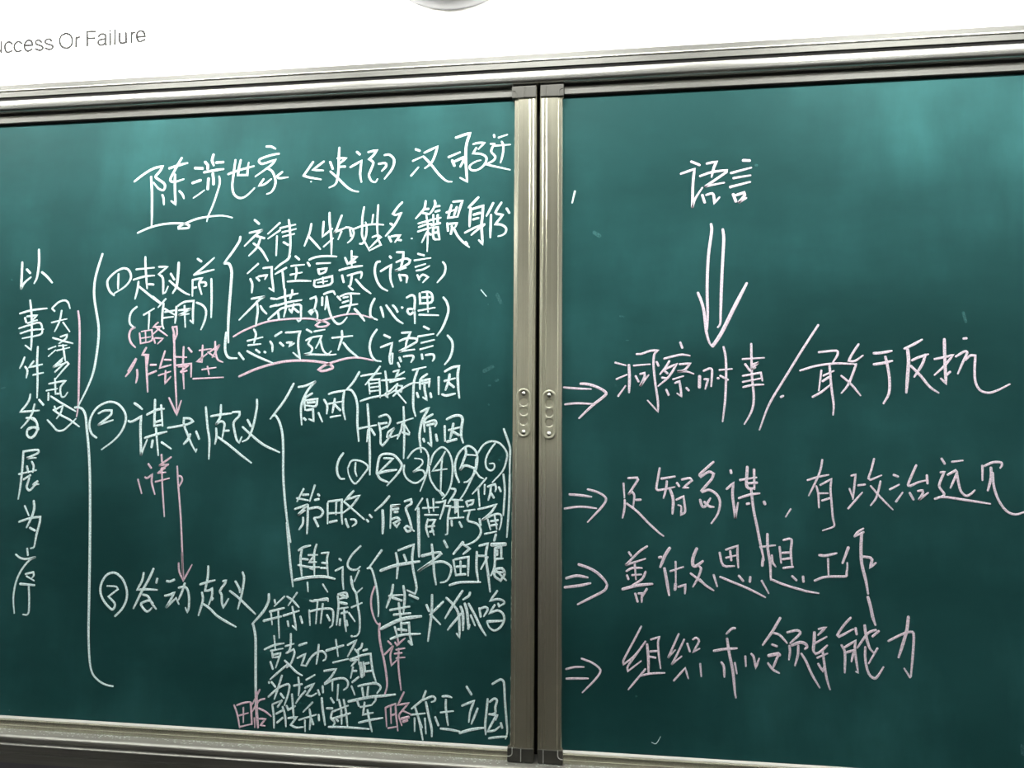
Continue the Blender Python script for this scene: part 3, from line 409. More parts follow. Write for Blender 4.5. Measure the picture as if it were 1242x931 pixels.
w- 9 -1081 -425 -1065 -414 -1036 -406;9 -1069 -422 -1073 -459 -1066 -517;8 -1013 -401 -1021 -435 -1018 -511;8 -1067 -455 -1044 -457;8 -1081 -478 -1038 -484 -999 -483;8 -1043 -441 -1008 -439;8 -1024 -446 -1039 -467 -1011 -465;8 -1035 -488 -1020 -492;8 -993 -433 -967 -430 -972 -456 -966 -511;8 -990 -467 -969 -469;8 -994 -486 -968 -486;11 -1093 -533 -1040 -521 -979 -517 -940 -524;8 -1044 -539 -1040 -572;8 -985 -544 -966 -571
w- 8 -925 -451 -918 -456;8 -938 -494 -911 -480 -910 -526 -906 -559;8 -845 -403 -876 -434 -892 -463 -890 -480 -875 -489 -857 -487 -845 -476;8 -849 -490 -866 -530;8 -879 -512 -876 -539 -865 -563
wb 10 -766 -416 -812 -480;8 -818 -482 -803 -483 -790 -519 -777 -578 -773 -634 -774 -651
pb 7 -789 -545 -800 -579 -801 -613 -792 -649 -779 -674 -765 -682;8 -767 -675 -769 -710 -759 -774;8 -769 -702 -764 -744 -748 -807 -738 -862 -736 -895 -745 -926
w- 9 -1069 -200 -1093 -247;9 -1094 -235 -1050 -242;9 -1071 -222 -1050 -221;9 -1026 -186 -1044 -245;9 -1013 -219 -1008 -224;9 -1024 -240 -1009 -237;9 -1100 -275 -1053 -258 -1086 -295 -1060 -279;9 -1051 -258 -1050 -307 -1051 -363;9 -1051 -274 -1011 -267 -992 -282 -1001 -301 -1025 -305;9 -1068 -305 -1068 -328 -1082 -349;9 -1025 -307 -1009 -336
w- 9 -975 -251 -973 -325;9 -972 -245 -921 -238 -921 -284 -917 -325;9 -942 -247 -942 -292;9 -969 -288 -925 -285;9 -965 -320 -938 -314;9 -877 -205 -908 -238 -854 -221 -884 -261 -922 -290;9 -913 -244 -834 -307;9 -905 -307 -900 -324 -894 -336;8 -885 -308 -869 -309 -865 -321 -879 -333;8 -815 -290 -806 -299;8 -825 -308 -819 -315
w- 9 -741 -221 -765 -250 -794 -275;11 -766 -272 -763 -316 -764 -356;9 -734 -255 -736 -336;9 -733 -255 -702 -253 -727 -258;9 -730 -270 -707 -266;9 -721 -279 -709 -278;9 -735 -306 -711 -298 -701 -306 -723 -318 -712 -331 -701 -315;9 -684 -239 -661 -232 -659 -247 -679 -263 -667 -297 -657 -337 -672 -347 -682 -334 -672 -327 -647 -345
w- 8 -618 -227 -644 -269;11 -633 -262 -630 -342 -627 -435
w- 8 -616 -262 -558 -258;8 -601 -229 -592 -278;8 -578 -228 -576 -272;8 -608 -286 -558 -285;8 -596 -301 -603 -330 -593 -364;8 -596 -305 -569 -303 -581 -329 -573 -357;8 -598 -328 -572 -325;8 -588 -346 -575 -343
w- 8 -568 -241 -548 -239 -533 -233 -541 -265 -552 -299;8 -539 -253 -515 -253 -523 -296 -524 -350 -531 -355;8 -513 -190 -498 -193 -500 -207 -523 -243;8 -554 -200 -539 -214;8 -507 -230 -470 -231;8 -509 -257 -466 -254;8 -498 -236 -497 -278;8 -488 -233 -485 -292;10 -493 -238 -492 -272;8 -520 -297 -465 -292;8 -510 -304 -508 -322;8 -481 -309 -472 -326
w- 8 -457 -236 -451 -253;8 -454 -235 -431 -230 -435 -244 -450 -249;8 -464 -270 -425 -263;8 -444 -271 -451 -294 -447 -305 -418 -313 -404 -330 -404 -350 -418 -370 -438 -383 -458 -390;8 -408 -296 -404 -319
w- 8 -414 -187 -408 -251;8 -390 -174 -391 -208;8 -379 -181 -353 -172 -349 -185 -352 -198;8 -368 -180 -370 -205 -377 -229;8 -366 -205 -357 -220;8 -339 -182 -332 -197;8 -413 -262 -382 -255 -347 -244 -367 -273 -398 -300 -350 -278 -329 -283 -331 -317 -336 -332;8 -378 -298 -368 -333;8 -354 -281 -345 -331;8 -367 -304 -341 -299;8 -366 -319 -344 -314;8 -388 -349 -346 -339
wb 8 -323 -136 -317 -193 -320 -249 -322 -282;8 -300 -136 -301 -221 -304 -291 -309 -358;8 -323 26 -304 -26 -299 -48 -300 -88 -300 -133
w- 9 -713 -424 -705 -463 -708 -515;9 -704 -415 -647 -393 -652 -433 -649 -475 -634 -545 -640 -567 -669 -555;9 -683 -430 -674 -451;12 -768 -489 -717 -470 -664 -459 -624 -452;9 -660 -571 -628 -583
w- 11 -616 -432 -582 -423;9 -582 -421 -550 -418 -546 -423 -573 -445 -628 -486 -590 -462 -547 -450 -517 -460 -508 -477 -517 -508 -531 -521 -547 -524;9 -581 -390 -574 -445 -571 -487 -563 -532;9 -536 -376 -524 -399
w- 12 -467 -380 -501 -422;9 -468 -386 -442 -402 -466 -422;9 -501 -443 -491 -498;9 -495 -441 -446 -431 -447 -497;9 -489 -467 -457 -464;9 -475 -447 -474 -495;9 -491 -496 -457 -492;9 -513 -532 -474 -521 -402 -518
w- 9 -416 -412 -417 -468 -410 -513;9 -407 -391 -377 -382 -384 -425 -376 -481 -367 -550;8 -414 -426 -391 -426;9 -377 -429 -401 -472;9 -354 -371 -348 -349;14 -363 -386 -314 -383;9 -351 -398 -351 -436 -322 -433;9 -351 -398 -329 -393 -328 -432;9 -343 -406 -343 -421;9 -350 -438 -354 -472 -365 -494;9 -354 -472 -325 -468 -316 -487 -330 -510 -350 -497 -353 -480 -314 -482;9 -345 -477 -310 -509
w- 9 -721 -537 -726 -568 -744 -619;9 -735 -577 -685 -572;9 -722 -583 -688 -592;9 -683 -540 -677 -580 -681 -634;10 -730 -627 -658 -612;10 -716 -643 -654 -635;9 -699 -601 -689 -667 -687 -704;13 -761 -694 -712 -668 -669 -653 -615 -645;9 -712 -685 -700 -724;9 -683 -673 -660 -669 -656 -711 -646 -745;9 -700 -693 -668 -696;9 -726 -728 -682 -712 -618 -706;9 -660 -733 -649 -744
w- 9 -597 -604 -587 -625;9 -577 -568 -577 -619 -582 -674 -589 -730;9 -536 -591 -553 -609 -584 -638;9 -576 -641 -545 -670
w- 9 -466 -550 -499 -600 -528 -648;9 -525 -577 -502 -597 -481 -627 -476 -671 -475 -713 -486 -699;9 -471 -630 -489 -652 -518 -688;9 -439 -555 -444 -568 -464 -581;10 -473 -605 -464 -629 -463 -687;10 -458 -594 -449 -623 -443 -682;9 -444 -594 -421 -633 -400 -674 -381 -702;9 -436 -634 -420 -669;9 -440 -667 -444 -681
w- 8 -405 -608 -400 -638;8 -401 -610 -384 -604 -375 -612 -389 -636;8 -341 -546 -367 -582 -341 -575 -321 -579 -316 -588 -332 -598;8 -338 -590 -334 -600;8 -350 -595 -369 -626 -341 -614 -321 -624 -316 -646 -329 -671 -350 -684 -369 -673 -377 -656;11 -376 -654 -322 -649
w- 8 -1165 -735 -1159 -780;8 -1200 -785 -1163 -768 -1126 -760;8 -1176 -789 -1130 -779;8 -1171 -794 -1167 -812;8 -1167 -803 -1139 -796 -1143 -808 -1161 -812;8 -1176 -828 -1166 -853;8 -1143 -811 -1155 -848;8 -1101 -725 -1101 -772 -1111 -794;8 -1120 -770 -1088 -760;8 -1116 -794 -1089 -780 -1085 -794 -1096 -828 -1113 -846;8 -1121 -821 -1099 -840 -1077 -859 -1053 -871;8 -1111 -835 -1141 -861 -1174 -890
w- 8 -1068 -765 -1040 -755;8 -1073 -810 -1043 -794 -1057 -834 -1039 -836;8 -1040 -836 -1021 -805 -1001 -788 -980 -782 -966 -794 -967 -809 -976 -815;8 -994 -759 -996 -793 -1001 -828
w- 8 -930 -739 -920 -797;11 -964 -779 -901 -758;8 -938 -820 -881 -805
w- 8 -885 -756 -853 -738 -870 -771 -884 -796;8 -858 -770 -846 -781;8 -831 -748 -835 -763 -849 -773;8 -826 -773 -812 -768;8 -875 -807 -834 -791 -799 -783 -795 -815 -788 -848 -776 -883 -790 -883;8 -846 -772 -841 -822;8 -872 -810 -848 -806 -869 -829;8 -863 -832 -871 -871;12 -836 -817 -829 -864;8 -825 -813 -820 -860;8 -818 -819 -804 -815;8 -815 -846 -793 -842;8 -862 -846 -850 -845;8 -864 -885 -841 -866;8 -821 -824 -818 -844
w- 8 -1179 -900 -1178 -903;8 -1130 -874 -1137 -898 -1156 -958;8 -1169 -899 -1154 -916;8 -1179 -952 -1145 -921 -1109 -904 -1100 -910 -1105 -941 -1117 -979;8 -1132 -941 -1120 -953
w- 8 -1068 -878 -1063 -911 -1065 -942;8 -1083 -908 -1053 -901;8 -1037 -885 -1005 -866;8 -1041 -914 -1007 -897 -1035 -938 -1017 -942 -997 -930;8 -1039 -924 -1059 -947 -1074 -969;8 -992 -919 -986 -935;8 -975 -904 -973 -926
w- 8 -971 -851 -926 -842 -945 -872 -968 -893;8 -967 -897 -936 -880 -900 -873 -882 -883 -882 -902 -896 -914;8 -939 -880 -938 -919;8 -917 -896 -919 -951
w- 8 -867 -899 -854 -929;8 -842 -898 -808 -889 -773 -886 -759 -899 -772 -919;8 -828 -902 -822 -933;8 -805 -898 -808 -929;10 -877 -953 -830 -941 -789 -932 -742 -926 -705 -920
w- 8 -1163 -982 -1156 -1019 -1154 -1060;8 -1163 -978 -1127 -962;8 -1127 -962 -1142 -985;8 -1133 -938 -1120 -953;8 -1147 -1010 -1120 -995;8 -1143 -1041 -1122 -1023;8 -1124 -984 -1113 -1017 -1109 -1053;8 -1109 -980 -1102 -994 -1075 -979;8 -1090 -938 -1084 -988 -1080 -1024;8 -1101 -1023 -1068 -1017 -1091 -1046 -1070 -1054 -1043 -1051
w- 8 -1011 -963 -1045 -998;8 -1060 -1027 -996 -1005;8 -1022 -987 -1017 -1017 -1019 -1058;8 -1014 -1020 -1006 -1039;8 -1038 -1027 -1036 -1066;8 -987 -1005 -985 -1024;9 -977 -946 -973 -982 -962 -1039
w- 8 -943 -944 -932 -960;8 -957 -981 -936 -980;8 -934 -991 -877 -967;8 -913 -948 -903 -986 -900 -1033;8 -895 -947 -885 -991 -878 -1042;8 -936 -991 -941 -1013 -929 -1024 -926 -1032 -931 -1038;9 -935 -1016 -903 -1006 -869 -993;8 -920 -1018 -914 -1023;8 -948 -1045 -887 -1043 -798 -1044
w- 8 -846 -945 -838 -966;8 -848 -945 -819 -938 -780 -933 -777 -944 -789 -958;8 -832 -970 -790 -961;8 -817 -953 -822 -996 -785 -987;8 -806 -978 -799 -1011 -788 -1052;8 -836 -1024 -799 -1014 -749 -1003
p- 7 -1310 -988 -1297 -1018 -1285 -1067;7 -1299 -988 -1271 -978 -1248 -974;7 -1274 -995 -1272 -1047;7 -1289 -1024 -1254 -1013;7 -1286 -1064 -1243 -1052;10 -1246 -976 -1239 -1052;7 -1213 -928 -1225 -953 -1240 -982;7 -1193 -960 -1216 -969 -1239 -1007;7 -1215 -994 -1190 -1004 -1166 -1020;7 -1230 -1029 -1227 -1062;11 -1226 -936 -1222 -1009 -1215 -1062;7 -1210 -1031 -1187 -1031 -1206 -1053 -1188 -1055
p- 7 -740 -967 -734 -1032;7 -739 -967 -704 -952 -700 -995 -693 -1044;7 -721 -960 -718 -1020;7 -719 -993 -703 -987;7 -728 -1037 -696 -1030;7 -673 -910 -695 -956 -655 -947 -683 -980 -690 -994 -679 -1025;7 -677 -974 -645 -986;10 -680 -1002 -654 -995;9 -674 -1012 -659 -1006
p- 7 -736 -736 -723 -747;7 -747 -783 -717 -753 -726 -784 -721 -820 -698 -797;7 -710 -739 -702 -749 -673 -723;7 -700 -727 -696 -746;7 -705 -765 -673 -758;7 -710 -779 -684 -775;7 -704 -794 -672 -790;7 -696 -760 -695 -824 -684 -904
w- 8 -594 -902 -602 -924 -605 -933 -645 -966;8 -603 -934 -572 -920 -560 -925 -562 -935 -573 -939;8 -647 -987 -595 -979;8 -633 -957 -617 -1004 -602 -1070;9 -620 -994 -605 -1028;8 -633 -997 -632 -1042;8 -596 -996 -591 -1048;9 -593 -940 -582 -989 -571 -1029 -570 -1056;8 -559 -990 -547 -1017
w- 8 -534 -918 -517 -916 -500 -920;8 -521 -928 -521 -958 -512 -1015;8 -539 -973 -494 -966;8 -539 -1028 -501 -1030 -470 -1034
w- 8 -448 -880 -430 -906;8 -463 -946 -420 -927 -434 -967 -438 -1000;8 -407 -952 -417 -977 -429 -1006;10 -470 -1039 -436 -1027 -405 -1020 -385 -1017
w- 8 -372 -918 -376 -963 -380 -1004 -378 -1039;8 -365 -928 -349 -916 -339 -922 -345 -945 -345 -964 -367 -971;8 -366 -969 -338 -972 -343 -988;8 -343 -975 -371 -1028 -346 -1023 -329 -1009;8 -325 -997 -320 -1013
wb 8 -356 -867 -339 -856 -325 -850 -315 -860 -311 -919 -305 -986 -302 -1026 -308 -1049;8 -366 -1051 -340 -1046 -303 -1041
wm 5 -411 534 -391 510
f- 13 -352 517 -338 486
f- 5 -387 481 -383 479
f- 14 -398 235 -365 251
f- 9 -354 200 -345 203
f- 6 -380 183 -373 183
f- 6 -380 114 -377 112
f- 6 -2320 611 -2316 609
f- 4 -282 -570 -279 -573
f- 6 -2217 -1053 -2213 -1054
f- 4 -954 -1069 -948 -1070
f- 9 -2333 174 -2319 177
f- 4 -1646 144 -1645 144"""
WRITING_RIGHT = """l- 9 348 987 377 973;9 311 943 359 959 353 903 350 820 360 850 386 890;9 402 977 437 983 427 962 418 927;9 378 932 420 945 471 950 470 943 397 894 462 905;9 385 863 393 835;9 399 862 419 867 425 857 426 831 445 853
l- 10 528 984 551 982;10 486 939 556 956;10 494 920 553 928;11 482 888 551 904;10 492 862 501 835;10 500 857 529 866 531 856 512 832 537 847
la 10 414 756 416 733 403 638 397 523 398 436 395 379;10 454 736 457 701 448 560 442 435 440 398 432 386;10 365 510 377 478 386 436 392 372 403 330 413 319;13 413 319 443 364 488 454 533 541
la 8 -107 175 -62 171 -10 169;8 -103 114 -62 118 -5 116;10 -48 188 -19 186 17 173 42 156 34 142 -5 111 -53 65
l- 8 75 263 113 253;8 79 204 116 220;8 85 144 111 181;10 123 255 125 208 123 157;8 150 293 169 294 197 304 225 306 212 292 209 255 214 193 223 126 223 89 187 129;8 140 252 197 257;8 146 215 156 196;8 162 222 177 226 177 213 163 181 192 219
l- 8 302 334 309 314;8 246 276 280 285 307 290 335 286;8 220 265 226 251;8 264 268 252 247 231 221;8 243 236 290 258 262 213 224 179;8 238 209 255 206;8 246 233 257 224;8 299 256 336 259 315 235 293 231 323 230 347 222;8 276 203 312 214;8 283 190 298 196 302 168 304 143 289 154;8 252 167 260 148;8 321 173 329 164
l- 11 367 214 366 175;8 381 232 402 241 410 233 406 178;8 383 203 396 203 386 169;8 450 317 457 278 457 208 452 125 443 56;8 435 235 478 239;8 437 215 463 201;8 428 207 432 206
l- 8 544 327 544 223 549 137 540 90 516 47;8 514 273 587 277;8 522 256 538 232;8 543 253 566 260 543 238 557 243;8 513 214 574 225 579 197;8 513 193 577 206;8 514 175 546 182 583 184
l- 8 769 390 711 300 656 210 600 116 566 28
l- 8 639 141 647 145
l- 8 768 295 826 300 829 286 812 258;8 705 232 759 248 824 256 889 253;8 775 233 765 163;8 781 214 816 231;8 778 195 799 209;8 744 141 773 158 802 182;8 802 252 806 175 812 116 809 80;8 899 322 878 290 865 265 885 264 912 283;8 889 254 876 218 859 180 838 154;8 839 214 871 184 900 146
l- 10 947 290 970 291 1005 298;10 946 252 974 256 1006 264;9 984 279 991 239 995 193 991 152 973 119
l- 9 1046 305 1073 318 1104 336;11 1056 304 1058 266 1054 220 1047 156;9 1069 265 1087 274 1121 286;9 1112 285 1101 252 1074 209;9 1064 247 1095 212 1123 174 1149 155
l- 10 1174 337 1173 261 1174 186 1158 204;8 1140 269 1175 276 1200 283 1171 246 1138 215;8 1177 216 1188 226
l- 8 1234 338 1244 339;8 1208 277 1237 295 1244 290 1230 260 1212 219;8 1238 266 1253 280 1269 280 1265 230 1266 192 1278 165 1303 155 1330 162 1372 184
la 9 -87 -204 -51 -206 -10 -211;8 -104 -254 -62 -247 -28 -247 8 -251;8 -23 -185 8 -193 33 -206 41 -221 27 -245 -23 -299
l- 8 102 -162 105 -212;8 118 -144 149 -142 152 -149 120 -199 132 -191 139 -204 135 -243;8 145 -219 161 -218;8 106 -219 105 -249 98 -282;8 113 -232 149 -259 186 -297 224 -331 238 -341
l- 8 227 -107 221 -141 215 -177 223 -184 278 -172;10 233 -144 279 -136;8 251 -152 248 -179 239 -211;8 285 -158 293 -169;8 302 -146 329 -141 336 -149 307 -174 325 -174;10 261 -179 272 -215 269 -264;8 283 -216 307 -204 312 -255 298 -267 299 -239 288 -234
l- 9 410 -84 386 -106 363 -128 367 -135 394 -118 410 -125 402 -144 369 -183 372 -187 393 -180 417 -193 430 -220 422 -261 400 -294;9 363 -214 369 -235 379 -237 398 -208;9 377 -221 393 -236 409 -238
l- 9 467 -112 469 -121;9 453 -176 476 -155 472 -192 476 -235 480 -273 490 -222;10 523 -99 520 -167 543 -173;10 545 -108 545 -175;9 498 -145 553 -135;9 522 -156 554 -153;9 493 -207 527 -195 562 -189;9 534 -173 541 -245 551 -299 560 -352 572 -413;9 519 -226 527 -224;10 576 -217 579 -225
l- 7 663 -240 646 -267
l- 7 770 -72 764 -104 749 -142 723 -194;7 720 -142 754 -131 789 -123;7 748 -161 754 -187 755 -234;7 761 -158 798 -137 794 -168 796 -213 799 -266 803 -290 798 -298 765 -310;7 756 -186 786 -185;7 766 -210 792 -201
l- 7 862 -125 876 -121 872 -153 865 -204;7 855 -168 865 -199;7 883 -157 905 -154;7 849 -235 873 -207 896 -180;7 937 -67 927 -104 917 -133 923 -138 959 -122;7 955 -142 947 -175 937 -202 921 -223;7 923 -158 952 -194 991 -236
l- 8 997 -120 1011 -126;8 984 -169 1014 -152;8 1002 -209 1024 -178;8 1070 -87 1055 -120 1042 -152 1049 -156 1074 -144 1100 -137;8 1102 -120 1103 -147;8 1046 -179 1057 -201;8 1072 -173 1086 -171 1088 -178 1075 -201 1104 -178
l- 8 1150 -64 1159 -81;8 1182 -75 1216 -70;8 1145 -110 1157 -109 1143 -140 1140 -159 1154 -180 1152 -187 1123 -198;8 1124 -198 1149 -191 1205 -198 1295 -211;8 1167 -118 1192 -103 1196 -111 1174 -161;8 1196 -113 1200 -145 1206 -171 1220 -186 1235 -181 1249 -167
l- 9 1276 -86 1274 -134;8 1283 -87 1308 -75 1333 -75 1336 -84 1330 -93;9 1302 -92 1301 -125 1289 -168;8 1307 -109 1308 -151 1320 -197 1343 -233 1369 -244 1396 -236 1408 -231
la 10 -98 -495 -62 -485 -23 -490;10 -103 -526 -53 -519 -13 -509;10 -55 -446 -20 -457 10 -473 35 -497 44 -513;9 44 -513 35 -532 -7 -556 -58 -583
l- 8 119 -399 127 -411;8 182 -377 153 -398 109 -443 176 -420;8 111 -464 131 -453 164 -452;8 139 -439 143 -492;8 112 -478 117 -491;8 130 -477 162 -474;8 176 -464 163 -490 128 -513;11 97 -526 147 -512 199 -505;8 140 -539 148 -566;8 151 -539 163 -538 162 -568;8 180 -522 163 -549
l- 11 259 -381 243 -406 226 -447;9 222 -414 230 -413;10 240 -450 247 -490 255 -541;8 260 -460 304 -444;8 278 -427 278 -497;10 277 -502 275 -521;8 286 -512 310 -504 308 -534;11 350 -380 337 -412 336 -436 347 -440 370 -422;8 358 -441 363 -449 352 -481 335 -510;8 328 -465 349 -481 389 -512;8 359 -484 378 -504 404 -520
l- 8 426 -392 437 -435 474 -436;8 447 -382 486 -368 485 -401 487 -441;8 461 -386 464 -417;8 447 -409 481 -400;9 405 -468 416 -506;8 426 -474 462 -488 520 -511 574 -537;8 488 -468 502 -485;8 526 -471 524 -487
l- 9 585 -325 585 -372 592 -425 593 -479;8 560 -370 610 -363;9 569 -407 566 -432;8 598 -396 600 -420 610 -434;9 624 -368 628 -421;8 637 -345 656 -340 664 -346 660 -383 663 -427;8 633 -388 655 -386;8 634 -409 662 -404;8 635 -438 666 -433;8 563 -482 585 -523;8 597 -478 624 -489 658 -500 686 -507 709 -513 747 -518;8 662 -464 676 -477;8 698 -464 699 -481
l- 9 752 -392 773 -393 808 -384;8 780 -403 780 -458;8 735 -477 763 -465 797 -461 835 -459 838 -446 841 -430 841 -414
l- 11 846 -364 826 -416;8 867 -327 877 -313 896 -300;8 896 -312 866 -328;10 890 -316 886 -363 887 -416 898 -470 904 -514;10 903 -524 911 -558 916 -588 924 -615;9 891 -393 915 -396 920 -402 913 -428 932 -412
la 7 -98 -804 -69 -796 -36 -794;8 -97 -836 -62 -834 -22 -832;7 -45 -766 -7 -779 20 -802 4 -832 -42 -880
l- 7 160 -649 141 -686 99 -765 99 -779 135 -750 174 -699;7 174 -699 140 -747 113 -786 114 -801 159 -765;7 173 -791 153 -816 115 -862;9 179 -708 183 -756 183 -804;7 192 -692 221 -682 216 -701 218 -741 224 -787;7 189 -732 216 -729;7 186 -749 207 -752;7 156 -815 188 -806 238 -801
l- 7 286 -669 269 -707 250 -749 274 -723;7 304 -687 282 -733 262 -771 295 -743;7 314 -700 322 -726;7 333 -686 344 -680 353 -691 333 -728 355 -715;7 268 -825 306 -782 316 -816;8 356 -765 359 -807
l- 8 473 -643 462 -645 444 -663;9 446 -678 453 -731 463 -783 469 -855 472 -871;9 402 -721 435 -714 478 -709;8 426 -757 434 -771 435 -805;8 470 -757 476 -792;8 505 -734 506 -767;8 524 -725 532 -735 538 -771 550 -739
l- 9 621 -603 595 -648 562 -695;8 595 -653 618 -660 641 -685;8 593 -692 608 -697;11 581 -729 612 -721 616 -725;8 612 -725 603 -747 593 -770;8 578 -753 593 -773 614 -784;8 648 -693 650 -713 646 -739
l- 8 643 -650 675 -642 684 -652 651 -685;10 656 -692 682 -681 700 -685 705 -695 698 -702;8 677 -691 675 -723 665 -757;8 686 -717 701 -742 718 -783 742 -825
l- 8 744 -635 767 -629 741 -655;10 730 -646 728 -679 725 -705 732 -716;8 733 -681 769 -659;8 732 -717 747 -709 770 -687;8 737 -729 770 -713;8 754 -701 757 -729 763 -781 770 -814 775 -829;8 739 -748 753 -771 759 -755
l- 8 847 -594 824 -620 803 -652 808 -657 854 -631;8 861 -627 864 -647;8 815 -684 825 -706 823 -773;8 822 -693 860 -668 857 -699 865 -771 858 -767;8 827 -708 854 -699 845 -736;9 890 -617 894 -654 903 -689 915 -704;8 925 -631 899 -643 865 -691;8 934 -634 914 -652;8 890 -687 889 -729 898 -772 915 -787 927 -778 945 -749;8 928 -690 899 -740
l- 10 1028 -584 1022 -625 1008 -672 993 -716;8 963 -665 1001 -644 1026 -634 1042 -637 1039 -691 1029 -776;8 1026 -778 1009 -750
wm 8 -68 893 -78 850
wm 2 192 -1032 207 -1035 222 -1011
f- 9 571 965 576 964
f- 12 1357 -974 1358 -1000
f- 6 139 -883 143 -883
f- 14 1 738 21 724
f- 9 1237 427 1244 395
f- 6 92 430 106 428
f- 4 112 343 122 343"""
WRITING_WALL = """g- 10 -2572 1679 -2569 1635 -2559 1626 -2544 1627 -2531 1633;10 -2526 1672 -2523 1624;10 -2473 1660 -2488 1670 -2505 1662 -2506 1642 -2495 1624 -2472 1629;10 -2427 1659 -2445 1669 -2461 1657 -2461 1638 -2447 1624 -2427 1628;10 -2412 1649 -2377 1648 -2383 1666 -2400 1671 -2414 1656 -2412 1636 -2397 1623 -2377 1631;10 -2334 1658 -2348 1669 -2362 1665 -2359 1652 -2331 1640 -2328 1629 -2341 1623 -2362 1631;10 -2287 1660 -2299 1671 -2316 1666 -2315 1653 -2284 1641 -2282 1630 -2296 1624 -2316 1632;10 -2223 1691 -2244 1682 -2251 1661 -2241 1636 -2218 1625 -2197 1633 -2192 1658 -2202 1681 -2223 1691;10 -2175 1671 -2173 1628;10 -2174 1657 -2168 1668 -2159 1670;10 -2087 1690 -2125 1692 -2121 1629;10 -2123 1662 -2088 1661;10 -2071 1667 -2061 1677 -2043 1674 -2039 1662 -2039 1634 -2033 1628;10 -2040 1655 -2067 1651 -2072 1639 -2062 1629 -2046 1631 -2039 1641;10 -2019 1676 -2016 1627;10 -2021 1689 -2019 1688;10 -1998 1691 -1995 1628;10 -1976 1675 -1974 1640 -1964 1631 -1946 1633;10 -1947 1675 -1944 1631;10 -1922 1675 -1920 1631;10 -1922 1663 -1916 1673 -1907 1674;10 -1897 1653 -1860 1654 -1867 1673 -1884 1679 -1897 1668 -1895 1646 -1883 1632 -1860 1640"""

# ---------------------------------------------------------------- the room
def struct(name, bm, m, parent=None):
    o = link(name, bm, m, parent); o['kind'] = 'structure'; return o
X0, X1, Y0, Y1, H = -3.6, 3.4, -6.5, 0.045, 3.05
bm = bmesh.new(); box(bm, X0, X1, Y0, Y1, -0.1, 0.0); struct('floor', bm, M_FLOOR)
bm = bmesh.new(); box(bm, X0, X1, Y0, Y1, H, H + 0.1); struct('ceiling', bm, M_CEIL)
bm = bmesh.new(); box(bm, X0 - 0.1, X1 + 0.1, Y1, Y1 + 0.15, 0.855, H + 0.1)
wall = struct('wall_front', bm, M_WALL)
bm = bmesh.new(); box(bm, X0, X1, Y1 - 0.004, Y1 + 0.15, 0.0, 0.855); struct('trim_1', bm, M_DADO)
bm = bmesh.new(); box(bm, X0 - 0.1, X0, Y0, Y1, -0.1, H + 0.1); struct('wall_left', bm, M_WALL)
bm = bmesh.new(); box(bm, X1, X1 + 0.1, Y0, Y1, -0.1, H + 0.1); struct('wall_right', bm, M_WALL)
bm = bmesh.new(); box(bm, X0 - 0.1, X1 + 0.1, Y0 - 0.1, Y0, -0.1, H + 0.1); struct('wall_back', bm, M_WALL)

n_tr = 2
for bx in ((X0, X0 + 0.01, Y0, Y1), (X1 - 0.01, X1, Y0, Y1), (X0, X1, Y0, Y0 + 0.01)):
    bm = bmesh.new(); box(bm, bx[0], bx[1], bx[2], bx[3], 0.0, 1.2); struct('trim_%d' % n_tr, bm, M_DADO); n_tr += 1

# grey lettering on the white wall: "Success Or Failure", one piece per letter
strokes = []
for s in WRITING_WALL.strip().split(' ', 1)[1].split(';'):
    v = [int(t) for t in s.split()]
    strokes.append((v[0] / 2000, [(v[i] / 2000, ZC + v[i + 1] / 2000) for i in range(1, len(v), 2)]))
k = 0
for cnt in (2, 1, 1, 1, 1, 1, 1, 2, 2, 2, 2, 1, 2, 2, 1):
    bm = bmesh.new()
    for j in range(cnt):
        w, pts = strokes[k + j]
        ribbon(bm, pts, w, Y1, 0.0006 + 0.00004 * j, taper=False)
    k += cnt
    link('letter', bm, M_INK, wall)
# the capital S that starts the phrase
u0 = Vector(strokes[0][1][0]); hx = strokes[7][1]
ch = max(p[1] for p in strokes[6][1]) - min(p[1] for p in strokes[6][1])
S_PTS = [(0.86, .80), (.70, .97), (.42, 1.0), (.15, .90), (.10, .70), (.30, .56), (.65, .46), (.88, .30), (.80, .08), (.48, 0), (.18, .06), (.04, .24)]
bm = bmesh.new()
base = min(p[1] for p in strokes[0][1])
ribbon(bm, [(u0.x - 0.034 + a * 0.026, base + b * 0.034) for a, b in S_PTS], strokes[0][0], Y1, 0.0006, taper=False)
link('letter', bm, M_INK, wall)

# ---------------------------------------------------------------- outer frame of the sliding board
FX0, FX1 = -1.72, 1.52
fr = thing('upper_track', 'brushed aluminium track along the top of the chalkboards with a groove painted dark for shade', 'board track', (-0.1, 0.045, ZC + 0.65))
top = [(-45, 705), (13.3, 704.5), (13, 695), (15.0, 692.6), (15.2, 691.7), (13.2, 690.9), (13, 679.3), (3, 679.3), (3, 673.2),
       (11, 673.2), (14, 671.6), (16.2, 668.5), (17.6, 664), (18, 658), (17.6, 654), (16, 651.2), (12, 649), (4, 647.6), (-45, 647.4)]
bm = bmesh.new(); extrude_x(bm, top, FX0, FX1)
o = link('top_rail', bm, M_RAIL, fr)
for p in o.data.polygons: p.use_smooth = True
mod = o.modifiers.new('edge', 'EDGE_SPLIT'); mod.split_angle = math.radians(32)
bm = bmesh.new(); extrude_x(bm, [(2.9, 679.4), (11.5, 679.2), (10.5, 673.1), (2.9, 673.1)], FX0 + 0.001, FX1 - 0.001)  # black strip stands in for the shade inside the groove
link('groove_shade_strip', bm, M_BLACK, fr)

